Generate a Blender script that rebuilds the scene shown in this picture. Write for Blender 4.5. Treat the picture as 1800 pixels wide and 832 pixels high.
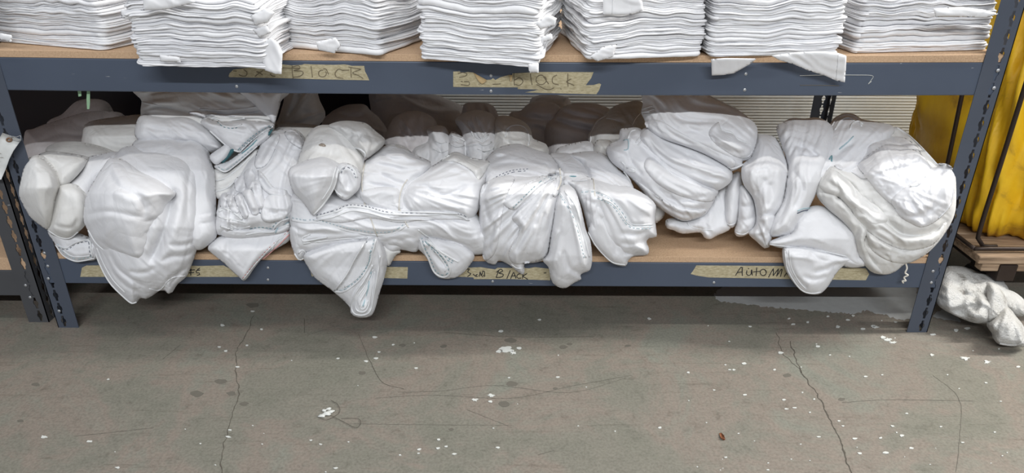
import bpy, bmesh, math, random
import numpy as np
from mathutils import Vector, geometry

for o in list(bpy.data.objects):
    bpy.data.objects.remove(o)
S = bpy.context.scene
C = S.collection

# ------------------------------------------------------------------ camera
F = 1250.0
CX, CY, CZ, YAW, PITCH, ROLL = 0.0532, -1.6937, 1.0902, -0.0002, 0.441, 0.0053
_c, _s = math.cos(YAW), math.sin(YAW)
FWD = np.array([_s*math.cos(PITCH), _c*math.cos(PITCH), -math.sin(PITCH)])
_R = np.array([_c, -_s, 0.0]); _U = np.cross(_R, FWD)
RT = math.cos(ROLL)*_R + math.sin(ROLL)*_U
UP = -math.sin(ROLL)*_R + math.cos(ROLL)*_U
CAM = np.array([CX, CY, CZ])
cam_d = bpy.data.cameras.new('camera')
cam = bpy.data.objects.new('camera', cam_d); C.objects.link(cam)
cam_d.sensor_fit = 'HORIZONTAL'; cam_d.sensor_width = 36.0
cam_d.lens = F*36.0/1800.0
cam_d.clip_start = 0.01
from mathutils import Matrix
M3 = Matrix(((RT[0], UP[0], -FWD[0]), (RT[1], UP[1], -FWD[1]), (RT[2], UP[2], -FWD[2])))
cam.matrix_world = Matrix.Translation(Vector(CAM)) @ M3.to_4x4()
S.camera = cam

# ------------------------------------------------------------------ world + lights + exposure
S.view_settings.view_transform = 'Standard'
S.view_settings.look = 'None'
S.view_settings.gamma = 1.0
S.view_settings.exposure = 0.0
S.view_settings.use_curve_mapping = False
W = bpy.data.worlds.new('world'); S.world = W; W.use_nodes = True
W.node_tree.nodes['Background'].inputs[0].default_value = (0.80, 0.85, 1.0, 1)
W.node_tree.nodes['Background'].inputs[1].default_value = 0.30

def tube_light(name, x, y, z, length, width, power, col=(1, 0.97, 0.92)):
    l = bpy.data.lights.new(name, 'AREA'); l.shape = 'RECTANGLE'
    l.size = length; l.size_y = width; l.energy = power; l.color = col
    o = bpy.data.objects.new(name, l); C.objects.link(o); o.location = (x, y, z)
    return o
tube_light('ceiling_tube_row', 0.45, -4.58, 3.5, 4.2, 0.10, 345, (0.95, 0.98, 1.0))
tube_light('ceiling_tube_row', 0.6, -0.78, 3.5, 4.4, 0.10, 49, (1, 0.98, 0.93))

tube_light('ceiling_tube_row', 4.2, 0.15, 3.5, 3.6, 0.10, 300, (1, 0.98, 0.94))

# ------------------------------------------------------------------ helpers
def ray(px, py):
    px = np.asarray(px, float); py = np.asarray(py, float)
    return FWD + ((px-900)/F)[..., None]*RT + ((416-py)/F)[..., None]*UP
def at(px, py, Y):                       # pixel -> point on the plane y = Y
    d = ray(px, py); t = (np.asarray(Y)-CY)/d[..., 1]
    return CAM + d*t[..., None]
def atz(px, py, z):                      # pixel -> point at height z
    d = ray(px, py); t = (np.asarray(z)-CZ)/d[..., 2]
    return CAM + d*t[..., None]

_perm = np.random.RandomState(7).permutation(4096)
def noise(x, y, seed=0):
    x = np.asarray(x, float); y = np.asarray(y, float)
    xi = np.floor(x).astype(int); yi = np.floor(y).astype(int)
    xf = x-xi; yf = y-yi
    def g(ix, iy, dx, dy):
        h = _perm[(_perm[(ix + seed*131) & 4095] + iy*7 + seed*17) & 4095]
        a = h*(2*math.pi/4096)
        return np.cos(a)*dx + np.sin(a)*dy
    u = xf*xf*xf*(xf*(xf*6-15)+10); v = yf*yf*yf*(yf*(yf*6-15)+10)
    n00 = g(xi, yi, xf, yf); n10 = g(xi+1, yi, xf-1, yf)
    n01 = g(xi, yi+1, xf, yf-1); n11 = g(xi+1, yi+1, xf-1, yf-1)
    return ((n00*(1-u)+n10*u)*(1-v) + (n01*(1-u)+n11*u)*v)*1.5

def facet(x, y, seed=0):
    """piecewise-linear noise: flat facets meeting in crisp creases"""
    x = np.asarray(x, float); y = np.asarray(y, float)
    i = np.floor(x).astype(int); j = np.floor(y).astype(int); fx = x-i; fy = y-j
    def h(a, b): return _perm[(_perm[(a+seed*37) & 4095]+b*13+seed*5) & 4095]/2047.5-1
    h00, h10, h01, h11 = h(i, j), h(i+1, j), h(i, j+1), h(i+1, j+1)
    return np.where(fx+fy < 1, h00+(h10-h00)*fx+(h01-h00)*fy, h11+(h01-h11)*(1-fx)+(h10-h11)*(1-fy))
def empty(name, loc):
    o = bpy.data.objects.new(name, None); C.objects.link(o)
    o.location = loc; o.empty_display_size = 0.05
    return o
def tag(o, label=None, cat=None, group=None, kind=None):
    if label: o['label'] = label
    if cat: o['category'] = cat
    if group: o['group'] = group
    if kind: o['kind'] = kind
    return o
def wloc(o):
    l = Vector(o.location)
    while o.parent: o = o.parent; l += Vector(o.location)
    return l
def mesh_obj(name, verts, faces, mat, parent=None, smooth=True, origin=None):
    """verts in world space; linked as one object whose origin is its parent's (or `origin`)"""
    off = np.array(wloc(parent)) if parent is not None else np.array(origin if origin is not None else (0, 0, 0))
    me = bpy.data.meshes.new(name)
    v = np.asarray(verts, float) - off
    me.from_pydata(v.tolist(), [], [tuple(int(i) for i in f) for f in faces])
    if smooth: me.polygons.foreach_set('use_smooth', [True]*len(me.polygons))
    me.materials.append(mat); me.update()
    o = bpy.data.objects.new(name, me); C.objects.link(o)
    if parent is not None: o.parent = parent
    elif origin is not None: o.location = origin
    return o
def box_geo(x0, x1, y0, y1, z0, z1, bev=0.0, nx=1):
    bm = bmesh.new()
    bmesh.ops.create_cube(bm, size=1)
    for v in bm.verts:
        v.co = Vector((x0 if v.co.x < 0 else x1, y0 if v.co.y < 0 else y1, z0 if v.co.z < 0 else z1))
    if nx > 1:
        es = [e for e in bm.edges if abs(e.verts[0].co.x-e.verts[1].co.x) > 1e-6]
        bmesh.ops.subdivide_edges(bm, edges=es, cuts=nx-1, use_grid_fill=True)
    if bev > 0:
        es = [e for e in bm.edges if len(e.link_faces) == 2 and e.calc_face_angle() > 0.5]
        bmesh.ops.bevel(bm, geom=es, offset=bev, segments=2, affect='EDGES', profile=0.5)
    bm.verts.index_update()
    vs = [tuple(v.co) for v in bm.verts]; fs = [[v.index for v in f.verts] for f in bm.faces]
    bm.free()
    return vs, fs
def tube_geo(pts, r, sides=6, closed=False):
    pts = np.asarray(pts, float); n = len(pts)
    t = np.gradient(pts, axis=0); t /= (np.linalg.norm(t, axis=1)[:, None]+1e-12)
    ref = np.array([0.13, -0.9, 0.4]); vs = []; fs = []
    rr = np.broadcast_to(np.asarray(r, float), (n,))
    for i in range(n):
        a = np.cross(t[i], ref); a /= np.linalg.norm(a)+1e-12; b = np.cross(t[i], a)
        for k in range(sides):
            th = 2*math.pi*k/sides
            vs.append(pts[i] + rr[i]*(math.cos(th)*a + math.sin(th)*b))
    for i in range(n-1):
        for k in range(sides):
            k2 = (k+1) % sides
            fs.append((i*sides+k, i*sides+k2, (i+1)*sides+k2, (i+1)*sides+k))
    fs.append(tuple(range(sides))[::-1]); fs.append(tuple((n-1)*sides+k for k in range(sides)))
    return vs, fs
def join(geos):
    V = []; Fc = []
    for v, f in geos:
        o = len(V); V += [tuple(p) for p in v]; Fc += [tuple(i+o for i in q) for q in f]
    return V, Fc
def spline(pts, step=3.0, closed=False):
    """Catmull-Rom through pts, resampled about every `step`"""
    P = np.asarray(pts, float); n = len(P); out = []
    rng = range(n) if closed else range(n-1)
    for i in rng:
        p1, p2 = P[i], P[(i+1) % n]
        p0 = P[i-1] if (closed or i > 0) else 2*p1-p2
        p3 = P[(i+2) % n] if (closed or i+2 < n) else 2*p2-p1
        m = max(1, int(np.linalg.norm(p2-p1)/step))
        for k in range(m):
            t = k/m
            out.append(0.5*((2*p1) + (-p0+p2)*t + (2*p0-5*p1+4*p2-p3)*t*t + (-p0+3*p1-3*p2+p3)*t**3))
    if not closed: out.append(P[-1])
    return np.array(out)
def seg_dist(U, V, P, closed):
    """distance, nearest point, arclength fraction and side of polyline P"""
    n = len(P); best = np.full(U.shape, 1e9); bx = np.zeros(U.shape); by = np.zeros(U.shape)
    fr = np.zeros(U.shape); sd = np.zeros(U.shape)
    m = n if closed else n-1
    for i in range(m):
        a = P[i]; b = P[(i+1) % n]; d = b-a; L = d@d+1e-9
        t = np.clip(((U-a[0])*d[0]+(V-a[1])*d[1])/L, 0, 1)
        qx = a[0]+t*d[0]; qy = a[1]+t*d[1]
        dd = (U-qx)**2+(V-qy)**2
        k = dd < best
        best = np.where(k, dd, best); bx = np.where(k, qx, bx); by = np.where(k, qy, by)
        fr = np.where(k, (i+t)/m, fr)
        sd = np.where(k, np.sign(d[0]*(V-a[1])-d[1]*(U-a[0])), sd)
    return np.sqrt(best), bx, by, fr, sd
def inside(U, V, P):
    r = np.zeros(U.shape, bool); n = len(P)
    for i in range(n):
        x1, y1 = P[i]; x2, y2 = P[(i+1) % n]
        if y1 == y2: continue
        r ^= ((y1 > V) != (y2 > V)) & (U < (x2-x1)*(V-y1)/(y2-y1)+x1)
    return r

# ------------------------------------------------------------------ materials
def new_mat(name):
    m = bpy.data.materials.new(name); m.use_nodes = True
    nt = m.node_tree; b = nt.nodes['Principled BSDF']
    return m, nt, b
def node(nt, t, **kw):
    n = nt.nodes.new(t)
    for k, v in kw.items(): setattr(n, k, v)
    return n
def noise_node(nt, scale, detail=4, rough=0.55, vec=None, dist=0.0):
    n = node(nt, 'ShaderNodeTexNoise')
    n.inputs['Scale'].default_value = scale; n.inputs['Detail'].default_value = detail
    n.inputs['Roughness'].default_value = rough; n.inputs['Distortion'].default_value = dist
    if vec is not None: nt.links.new(vec, n.inputs['Vector'])
    return n
def ramp(nt, fac, stops):
    r = node(nt, 'ShaderNodeValToRGB'); e = r.color_ramp.elements
    e[0].position, e[0].color = stops[0][0], (*stops[0][1], 1)
    e[1].position, e[1].color = stops[-1][0], (*stops[-1][1], 1)
    for p, c in stops[1:-1]:
        x = e.new(p); x.color = (*c, 1)
    nt.links.new(fac, r.inputs[0]); return r
def bump(nt, h, b, strength, dist, chain=None):
    n = node(nt, 'ShaderNodeBump'); n.inputs['Strength'].default_value = strength
    n.inputs['Distance'].default_value = dist
    nt.links.new(h, n.inputs['Height'])
    if chain is not None: nt.links.new(chain.outputs[0], n.inputs['Normal'])
    nt.links.new(n.outputs[0], b.inputs['Normal']); return n
def mixc(nt, fac, a, b, blend='MIX'):
    m = node(nt, 'ShaderNodeMix', data_type='RGBA', blend_type=blend)
    for v, i in ((fac, 0), (a, 6), (b, 7)):
        if isinstance(v, (int, float)): m.inputs[i].default_value = v
        elif isinstance(v, tuple): m.inputs[i].default_value = (*v, 1)
        else: nt.links.new(v, m.inputs[i])
    return m.outputs[2]
def geo_pos(nt):
    return node(nt, 'ShaderNodeNewGeometry').outputs['Position']

def cloth_mat(name, col, col2, wr=0.5, rough=0.92):
    m, nt, b = new_mat(name); p = geo_pos(nt)
    n1 = noise_node(nt, 7, 4, 0.6, p)
    r = ramp(nt, n1.outputs[0], [(0.36, col2), (0.6, col)])
    nt.links.new(r.outputs[0], b.inputs['Base Color'])
    b.inputs['Roughness'].default_value = rough
    b.inputs['Specular IOR Level'].default_value = 0.05
    b.inputs['Sheen Weight'].default_value = 0.1
    n3 = noise_node(nt, 900, 2, 0.6, p)
    def veins(scale, dist, detail):
        mp = node(nt, 'ShaderNodeMapping'); mp.inputs['Rotation'].default_value = (0, 0.5, 0); mp.inputs['Scale'].default_value = (1.0, 1.0, 0.45)
        nt.links.new(p, mp.inputs[0])
        n = noise_node(nt, scale, detail, 0.5, mp.outputs[0], dist)
        s = node(nt, 'ShaderNodeMath', operation='SUBTRACT'); s.inputs[1].default_value = 0.5; nt.links.new(n.outputs[0], s.inputs[0])
        q = node(nt, 'ShaderNodeMath', operation='ABSOLUTE'); nt.links.new(s.outputs[0], q.inputs[0])
        w_ = node(nt, 'ShaderNodeMath', operation='POWER'); w_.inputs[1].default_value = 0.8; nt.links.new(q.outputs[0], w_.inputs[0])
        return w_.outputs[0]
    k = bump(nt, veins(13, 1.1, 1), b, wr*.8, 0.009)
    k = bump(nt, veins(34, 0.9, 1), b, wr*.7, 0.004, k)
    bump(nt, n3.outputs[0], b, 0.25, 0.0006, k)
    return m
CLOTH = cloth_mat('white_cotton', (0.78, 0.78, 0.795), (0.74, 0.74, 0.755))
CLOTH_W = cloth_mat('warm_white_cotton', (0.78, 0.775, 0.76), (0.70, 0.69, 0.665))
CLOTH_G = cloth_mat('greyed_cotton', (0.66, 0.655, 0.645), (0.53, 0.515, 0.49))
CLOTH_SHADE = cloth_mat('shaded_white_cotton', (0.72, 0.71, 0.74), (0.66, 0.65, 0.68))  # unused; white cotton with lavender shade put into its colour
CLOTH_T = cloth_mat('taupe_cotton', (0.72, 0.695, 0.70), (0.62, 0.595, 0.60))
STACKC = cloth_mat('pressed_white_cotton', (0.83, 0.83, 0.84), (0.77, 0.77, 0.785), 0.35)
HEM = cloth_mat('hem_cotton', (0.78, 0.785, 0.79), (0.72, 0.73, 0.735), 0.1)
def plain(name, col, rough=0.7, metal=0.0, spec=0.3):
    m, nt, b = new_mat(name); b.inputs['Base Color'].default_value = (*col, 1)
    b.inputs['Roughness'].default_value = rough; b.inputs['Metallic'].default_value = metal
    b.inputs['Specular IOR Level'].default_value = spec
    n = noise_node(nt, 60, 3, 0.5, geo_pos(nt))
    c = mixc(nt, n.outputs[0], tuple(x*0.88 for x in col), tuple(min(1, x*1.1) for x in col))
    nt.links.new(c, b.inputs['Base Color'])
    return m
TEAL = plain('teal_thread', (0.16, 0.33, 0.37)); NAVY = plain('grey_blue_thread', (0.13, 0.15, 0.19))
LBLUE = plain('pale_blue_thread', (0.42, 0.56, 0.60)); PINK = plain('pink_thread', (0.72, 0.36, 0.34))
DTEAL = plain('dark_teal_cloth', (0.05, 0.14, 0.16)); STRING = plain('cotton_string', (0.74, 0.70, 0.62))
INK = plain('marker_ink', (0.022, 0.022, 0.026)); FADED = plain('faded_marker_ink', (0.17, 0.14, 0.09))
BROWN = plain('brown_stain', (0.33, 0.28, 0.23)); GREEN = plain('green_tape', (0.30, 0.48, 0.30))
STEEL = plain('rivet_steel', (0.45, 0.46, 0.47), 0.4, 0.6); ROD = plain('dark_rod', (0.045, 0.032, 0.026), 0.45, 0.4)
PAPER = plain('tag_paper', (0.74, 0.75, 0.73), 0.8); GROM = plain('grommet_card', (0.22, 0.13, 0.08), 0.6)
PAINTW = plain('white_paint', (0.56, 0.57, 0.54), 0.6); LEAF = plain('dry_leaf', (0.26, 0.10, 0.045), 0.7)
CRACK = plain('crack_dirt', (0.085, 0.075, 0.06), 0.9); OIL = plain('floor_stain_dark', (0.125, 0.115, 0.095), 0.8)
BLACKR = plain('black_rubber', (0.02, 0.02, 0.02), 0.7)

def steel_paint(name, col, chips):
    m, nt, b = new_mat(name); p = geo_pos(nt)
    n1 = noise_node(nt, 5, 4, 0.6, p)
    c = mixc(nt, n1.outputs[0], tuple(x*0.85 for x in col), tuple(x*1.12 for x in col))
    mp = node(nt, 'ShaderNodeMapping'); mp.inputs['Scale'].default_value = (14, 30, 90)
    nt.links.new(p, mp.inputs[0])
    n2 = noise_node(nt, 1.6, 3, 0.5, mp.outputs[0])
    r = ramp(nt, n2.outputs[0], [(chips, (0, 0, 0)), (chips+0.02, (1, 1, 1))])
    c = mixc(nt, r.outputs[0], c, (0.34, 0.35, 0.36))
    nt.links.new(c, b.inputs['Base Color'])
    b.inputs['Roughness'].default_value = 0.42; b.inputs['Specular IOR Level'].default_value = 0.4
    n3 = noise_node(nt, 220, 2, 0.5, p); bump(nt, n3.outputs[0], b, 0.08, 0.001)
    return m
BLUE = steel_paint('blue_grey_steel_paint', (0.075, 0.094, 0.132), 0.735)
BLUEP = steel_paint('blue_grey_post_paint', (0.072, 0.085, 0.112), 0.80)
NAVYP = steel_paint('added_dark_panel_navy', (0.022, 0.022, 0.032), 0.85)  # near-black colour giving the added panels their darkness
GREYP = steel_paint('charcoal_steel_paint', (0.072, 0.074, 0.080), 0.745)

def board_mat():
    m, nt, b = new_mat('particle_board'); p = geo_pos(nt)
    n1 = noise_node(nt, 260, 4, 0.7, p); n2 = noise_node(nt, 6, 3, 0.5, p)
    c1 = ramp(nt, n1.outputs[0], [(0.3, (0.30, 0.18, 0.10)), (0.52, (0.54, 0.36, 0.215)), (0.72, (0.68, 0.49, 0.31))])
    c = mixc(nt, n2.outputs[0], c1.outputs[0], (0.56, 0.385, 0.25))
    nt.links.new(c, b.inputs['Base Color']); b.inputs['Roughness'].default_value = 0.85
    bump(nt, n1.outputs[0], b, 0.35, 0.001); return m
BOARD = board_mat()
def tape_mat():
    m, nt, b = new_mat('masking_tape'); p = geo_pos(nt)
    mp = node(nt, 'ShaderNodeMapping'); mp.inputs['Scale'].default_value = (40, 40, 120)
    nt.links.new(p, mp.inputs[0]); n1 = noise_node(nt, 2.2, 4, 0.65, mp.outputs[0])
    r = ramp(nt, n1.outputs[0], [(0.32, (0.33, 0.28, 0.165)), (0.55, (0.47, 0.41, 0.265)), (0.72, (0.55, 0.50, 0.35))])
    nt.links.new(r.outputs[0], b.inputs['Base Color']); b.inputs['Roughness'].default_value = 0.75
    bump(nt, n1.outputs[0], b, 0.3, 0.0008); return m
TAPE = tape_mat(); TAPE2 = plain('orange_tape_back', (0.55, 0.40, 0.21), 0.7)
def floor_mat():
    m, nt, b = new_mat('old_concrete'); p = geo_pos(nt)
    n1 = noise_node(nt, 3.2, 7, 0.66, p, 0.5); n2 = noise_node(nt, 26, 7, 0.7, p, 0.4); n3 = noise_node(nt, 160, 3, 0.6, p)
    c1 = ramp(nt, n1.outputs[0], [(0.36, (0.168, 0.166, 0.136)), (0.46, (0.188, 0.180, 0.150)), (0.53, (0.212, 0.183, 0.154)), (0.64, (0.194, 0.196, 0.164))])
    c2 = ramp(nt, n2.outputs[0], [(0.27, (0.60, 0.58, 0.55)), (0.43, (0.97, 0.96, 0.95)), (0.75, (1.12, 1.1, 1.08))])
    c = mixc(nt, 0.75, c1.outputs[0], c2.outputs[0], 'MULTIPLY')
    c3 = ramp(nt, n3.outputs[0], [(0.3, (0.72, 0.71, 0.70)), (0.6, (1.06, 1.06, 1.06))])
    c = mixc(nt, 0.8, c, c3.outputs[0], 'MULTIPLY')
    # long thin scuffs
    mp = node(nt, 'ShaderNodeMapping'); mp.inputs['Rotation'].default_value = (0, 0, 0.18); mp.inputs['Scale'].default_value = (1.2, 22, 1)
    nt.links.new(p, mp.inputs[0]); n4 = noise_node(nt, 3.0, 5, 0.7, mp.outputs[0])
    c4 = ramp(nt, n4.outputs[0], [(0.30, (0.62, 0.60, 0.57)), (0.42, (1, 1, 1))])
    c = mixc(nt, 0.6, c, c4.outputs[0], 'MULTIPLY')
    nt.links.new(c, b.inputs['Base Color']); b.inputs['Roughness'].default_value = 0.62
    b.inputs['Specular IOR Level'].default_value = 0.3
    k = bump(nt, n3.outputs[0], b, 0.2, 0.001); bump(nt, n2.outputs[0], b, 0.12, 0.004, k)
    return m
FLOOR = floor_mat()
def wall_mat():
    m, nt, b = new_mat('white_wall_paint'); p = geo_pos(nt)
    n1 = noise_node(nt, 6, 6, 0.7, p)
    r = ramp(nt, n1.outputs[0], [(0.27, (0.30, 0.30, 0.29)), (0.36, (0.55, 0.56, 0.54)), (0.7, (0.63, 0.64, 0.62))])
    nt.links.new(r.outputs[0], b.inputs['Base Color']); b.inputs['Roughness'].default_value = 0.8; return m
WALL = wall_mat()
def bag_mat():
    m, nt, b = new_mat('yellow_vinyl'); p = geo_pos(nt)
    n1 = noise_node(nt, 4, 6, 0.65, p, 0.8); n2 = noise_node(nt, 40, 3, 0.5, p)
    r = ramp(nt, n1.outputs[0], [(0.30, (0.36, 0.19, 0.015)), (0.42, (0.78, 0.46, 0.012)), (0.7, (0.92, 0.60, 0.02))])
    nt.links.new(r.outputs[0], b.inputs['Base Color']); b.inputs['Roughness'].default_value = 0.5
    bump(nt, n2.outputs[0], b, 0.25, 0.004); return m
BAG = bag_mat()
def wood_mat():
    m, nt, b = new_mat('worn_deck_wood'); p = geo_pos(nt)
    mp = node(nt, 'ShaderNodeMapping'); mp.inputs['Scale'].default_value = (3, 30, 60); nt.links.new(p, mp.inputs[0])
    n1 = noise_node(nt, 2.0, 5, 0.65, mp.outputs[0])
    r = ramp(nt, n1.outputs[0], [(0.3, (0.13, 0.085, 0.05)), (0.55, (0.36, 0.25, 0.16)), (0.75, (0.48, 0.36, 0.25))])
    nt.links.new(r.outputs[0], b.inputs['Base Color']); b.inputs['Roughness'].default_value = 0.8
    bump(nt, n1.outputs[0], b, 0.5, 0.003); return m
WOOD = wood_mat()
def terry_mat():
    m, nt, b = new_mat('white_terry'); p = geo_pos(nt)
    n1 = noise_node(nt, 16, 5, 0.65, p); n2 = noise_node(nt, 170, 4, 0.7, p)
    r = ramp(nt, n1.outputs[0], [(0.34, (0.30, 0.28, 0.25)), (0.43, (0.66, 0.65, 0.62)), (0.65, (0.76, 0.755, 0.735))])
    nt.links.new(r.outputs[0], b.inputs['Base Color']); b.inputs['Roughness'].default_value = 1.0
    b.inputs['Specular IOR Level'].default_value = 0.05
    bump(nt, n2.outputs[0], b, 1.0, 0.010); return m
TERRY = terry_mat()
GREYFLOOR = plain('peeling_grey_floor_paint', (0.36, 0.365, 0.36), 0.7)

# ------------------------------------------------------------------ setting
def strip_wall():
    vs = []; fs = []; z = 0.0; k = 0; pitch = 0.0115
    n = int(2.0/pitch)
    prof = [(0.0, 0.0), (0.0035, 0.0), (0.0050, -0.0008), (0.0100, -0.0008)]
    rows = []
    for i in range(n):
        for dz, dy in prof: rows.append((i*pitch+dz, 1.02+dy))
    for z, y in rows: vs += [(-4.5, y, z), (4.5, y, z)]
    for i in range(len(rows)-1): fs.append((2*i, 2*i+1, 2*i+3, 2*i+2))
    return vs, fs
v, f = strip_wall()
tag(mesh_obj('wall_back', v, f, WALL, smooth=False), 'white painted wall with fine horizontal ribs behind the racks', kind='structure')
floor = mesh_obj('floor', [(-5, -6, 0), (5, -6, 0), (5, 1.05, 0), (-5, 1.05, 0)], [(0, 1, 2, 3)], FLOOR, smooth=False)
tag(floor, 'worn grey-brown concrete floor', kind='structure')

def flat_patch(name, pts_px, z, mat, parent, th=0.0006, sp=True, wob=0.0, seed=0):
    P = spline(pts_px, 3.0, True) if sp else np.array(pts_px, float)
    if wob:
        a = np.arange(len(P))*0.7
        P = P + np.stack([noise(a, a*0+seed+.3, 3), noise(a, a*0+seed+7.7, 5)], 1)*wob
    W3 = atz(P[:, 0], P[:, 1], z); n = len(W3)
    lo = W3.copy(); lo[:, 2] = z-th
    tri = geometry.tessellate_polygon([[Vector((p[0], p[1], 0)) for p in W3]])
    fs = [tuple(t) for t in tri] + [(i, (i+1) % n, n+(i+1) % n, n+i) for i in range(n)]
    return mesh_obj(name, list(W3)+list(lo), fs, mat, parent, smooth=False)
def floor_line(name, pts, wpx, mat, seed=1, jit=1.6, z=0.0006):
    P = spline(pts, 4.0); a = np.arange(len(P))*0.45
    P = P + np.stack([noise(a, a*0+seed+.5, 11), noise(a, a*0+seed+.9, 13)*.4], 1)*jit*2
    Q = atz(P[:, 0], P[:, 1], z); w = wpx*0.0009*(0.5+np.abs(noise(a*0.8, a*0+seed+2.2, 4))*1.6)
    t = np.gradient(Q, axis=0); nrm = np.stack([-t[:, 1], t[:, 0], 0*t[:, 0]], 1); nrm /= np.linalg.norm(nrm, axis=1)[:, None]+1e-9
    A = Q+nrm*w[:, None]*.5; B = Q-nrm*w[:, None]*.5; n = len(Q)
    return mesh_obj(name, list(A)+list(B), [(i, i+1, n+i+1, n+i) for i in range(n-1)], mat, floor, smooth=False)
floor_line('crack', [(1388, 600), (1410, 655), (1440, 700), (1462, 745), (1478, 775), (1484, 800), (1500, 840)], 3.2, CRACK, 1)
floor_line('crack', [(1365, 585), (1376, 620), (1396, 640), (1410, 655)], 1.6, CRACK, 2)
floor_line('crack', [(447, 555), (430, 590), (415, 620), (416, 660), (419, 690), (410, 725), (402, 755), (392, 785), (388, 840)], 1.8, CRACK, 3)
floor_line('crack', [(780, 584), (850, 590), (930, 593), (1045, 592)], 1.4, CRACK, 4, 0.4)
floor_line('scuff_line', [(630, 587), (648, 630), (672, 672), (710, 684)], 1.4, CRACK, 5, 0.5)
floor_line('scuff_line', [(700, 690), (780, 687), (870, 678), (1000, 690), (1100, 665)], 1.2, OIL, 6, 0.6)
floor_line('scuff_line', [(660, 700), (760, 695), (900, 700), (1000, 680), (1110, 660)], 1.2, OIL, 7, 0.6)
floor_line('scuff_line', [(610, 745), (750, 747), (900, 748)], 1.0, OIL, 8, 0.5)
floor_line('scuff_line', [(820, 720), (900, 752)], 1.0, OIL, 9, 0.5)
floor_line('scuff_line', [(945, 800), (975, 792)], 1.6, OIL, 10, 0.3)
floor_line('scuff_line', [(130, 767), (200, 760), (270, 752)], 1.6, OIL, 11, 0.4)
floor_line('scuff_line', [(285, 632), (318, 606)], 1.4, OIL, 12, 0.3)
floor_line('scuff_line', [(1480, 708), (1560, 703), (1710, 705)], 1.5, OIL, 14, 0.4)
floor_line('scuff_line', [(1640, 660), (1685, 700), (1688, 760), (1680, 830)], 1.3, OIL, 15, 0.6)
floor_line('scuff_line', [(500, 600), (560, 583), (600, 570)], 1.2, OIL, 16, 0.3)
floor_line('scuff_line', [(535, 560), (535, 586)], 1.4, CRACK, 17, 0.2)
for k, (x, y, r) in enumerate([(388, 671, 8), (407, 692, 7), (429, 710, 6), (445, 537, 9), (780, 609, 5), (898, 598, 8), (990, 610, 6), (636, 656, 6),
                               (901, 675, 9), (976, 683, 4), (707, 607, 5), (1479, 702, 5), (1384, 660, 6), (63, 676, 6), (36, 740, 5), (1103, 608, 4), (793, 755, 4), (1001, 605, 4), (887, 711, 9), (345, 692, 10)]):
    rnd = random.Random(k); n = 9
    flat_patch('stain', [(x+r*1.3*(.7+.5*rnd.random())*math.cos(i*2*math.pi/n), y+r*.55*(.7+.5*rnd.random())*math.sin(i*2*math.pi/n)) for i in range(n)], 0.0005, OIL, floor)
# pale peeling paint near the wall under the rack
flat_patch('peeling_paint', [(1255, 521), (1272, 530), (1300, 533), (1360, 540), (1430, 546), (1500, 551), (1520, 546), (1545, 551), (1600, 560), (1612, 500), (1600, 470), (1500, 465), (1320, 480), (1270, 505)], 0.0007, GREYFLOOR, floor, wob=3.0)
flat_patch('peeling_paint', [(1640, 556), (1655, 545), (1672, 552), (1690, 565), (1670, 563), (1655, 560)], 0.0008, GREYFLOOR, floor, wob=2)
# white paint flecks: separate little chips
_fl = [(890, 614, 13), (876, 618, 8), (902, 620, 7), (912, 612, 5), (659, 593, 4), (661, 630, 4), (644, 635, 4), (731, 647, 4), (862, 695, 7), (835, 703, 6), (862, 706, 4), (981, 663, 4), (737, 790, 4),
       (771, 773, 4), (784, 785, 4), (770, 788, 4), (799, 798, 4), (876, 787, 4), (895, 664, 3), (1160, 752, 4), (1318, 574, 3), (1372, 620, 5), (1308, 639, 4), (1310, 694, 4), (1378, 703, 4), (1382, 719, 4),
       (1397, 717, 4), (1440, 768, 4), (1502, 771, 5), (1569, 749, 4), (1585, 766, 4), (1548, 770, 4), (1594, 727, 3), (1438, 609, 4), (1522, 662, 4), (1551, 659, 3), (1638, 624, 4), (1697, 630, 11), (1735, 637, 7),
       (1560, 597, 9), (1570, 602, 7), (1553, 593, 5), (1540, 575, 6), (1517, 578, 5), (1535, 573, 4), (1473, 574, 4), (1394, 570, 4), (1681, 581, 5), (1700, 577, 5), (1640, 588, 5), (1790, 645, 4), (1733, 673, 3),
       (401, 768, 5), (404, 756, 3), (417, 645, 4), (390, 572, 4), (444, 547, 3), (460, 579, 3), (77, 768, 6), (157, 776, 5), (207, 822, 5), (190, 667, 3), (385, 610, 3), (397, 617, 3), (434, 607, 3), (547, 774, 3),
       (563, 781, 3), (590, 823, 4), (594, 630, 3), (1141, 560, 4), (948, 562, 3), (880, 582, 4), (691, 606, 3), (703, 800, 3), (736, 797, 3), (666, 619, 3), (1475, 740, 3), (1482, 749, 3), (1276, 804, 3), (1350, 826, 3),
       (1654, 750, 3), (1692, 778, 3), (1557, 796, 5), (1602, 788, 4), (1511, 797, 4), (1387, 560, 3), (1420, 566, 3), (1455, 556, 3), (1490, 562, 4), (1500, 555, 3), (1574, 566, 3), (1290, 650, 3), (1283, 650, 3), (1362, 650, 3), (1210, 655, 3)]
rnd = random.Random(5)
for _ in range(40):
    x = rnd.uniform(1240, 1780); y = rnd.uniform(560, 830)
    if not (x > 1640 and y < 610) and not (1580 < x < 1640 and y < 600): _fl.append((x, y, rnd.uniform(1.2, 2.4)))
for _ in range(20): _fl.append((rnd.uniform(20, 1240), rnd.uniform(600, 830), rnd.uniform(1.0, 2.0)))
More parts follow.
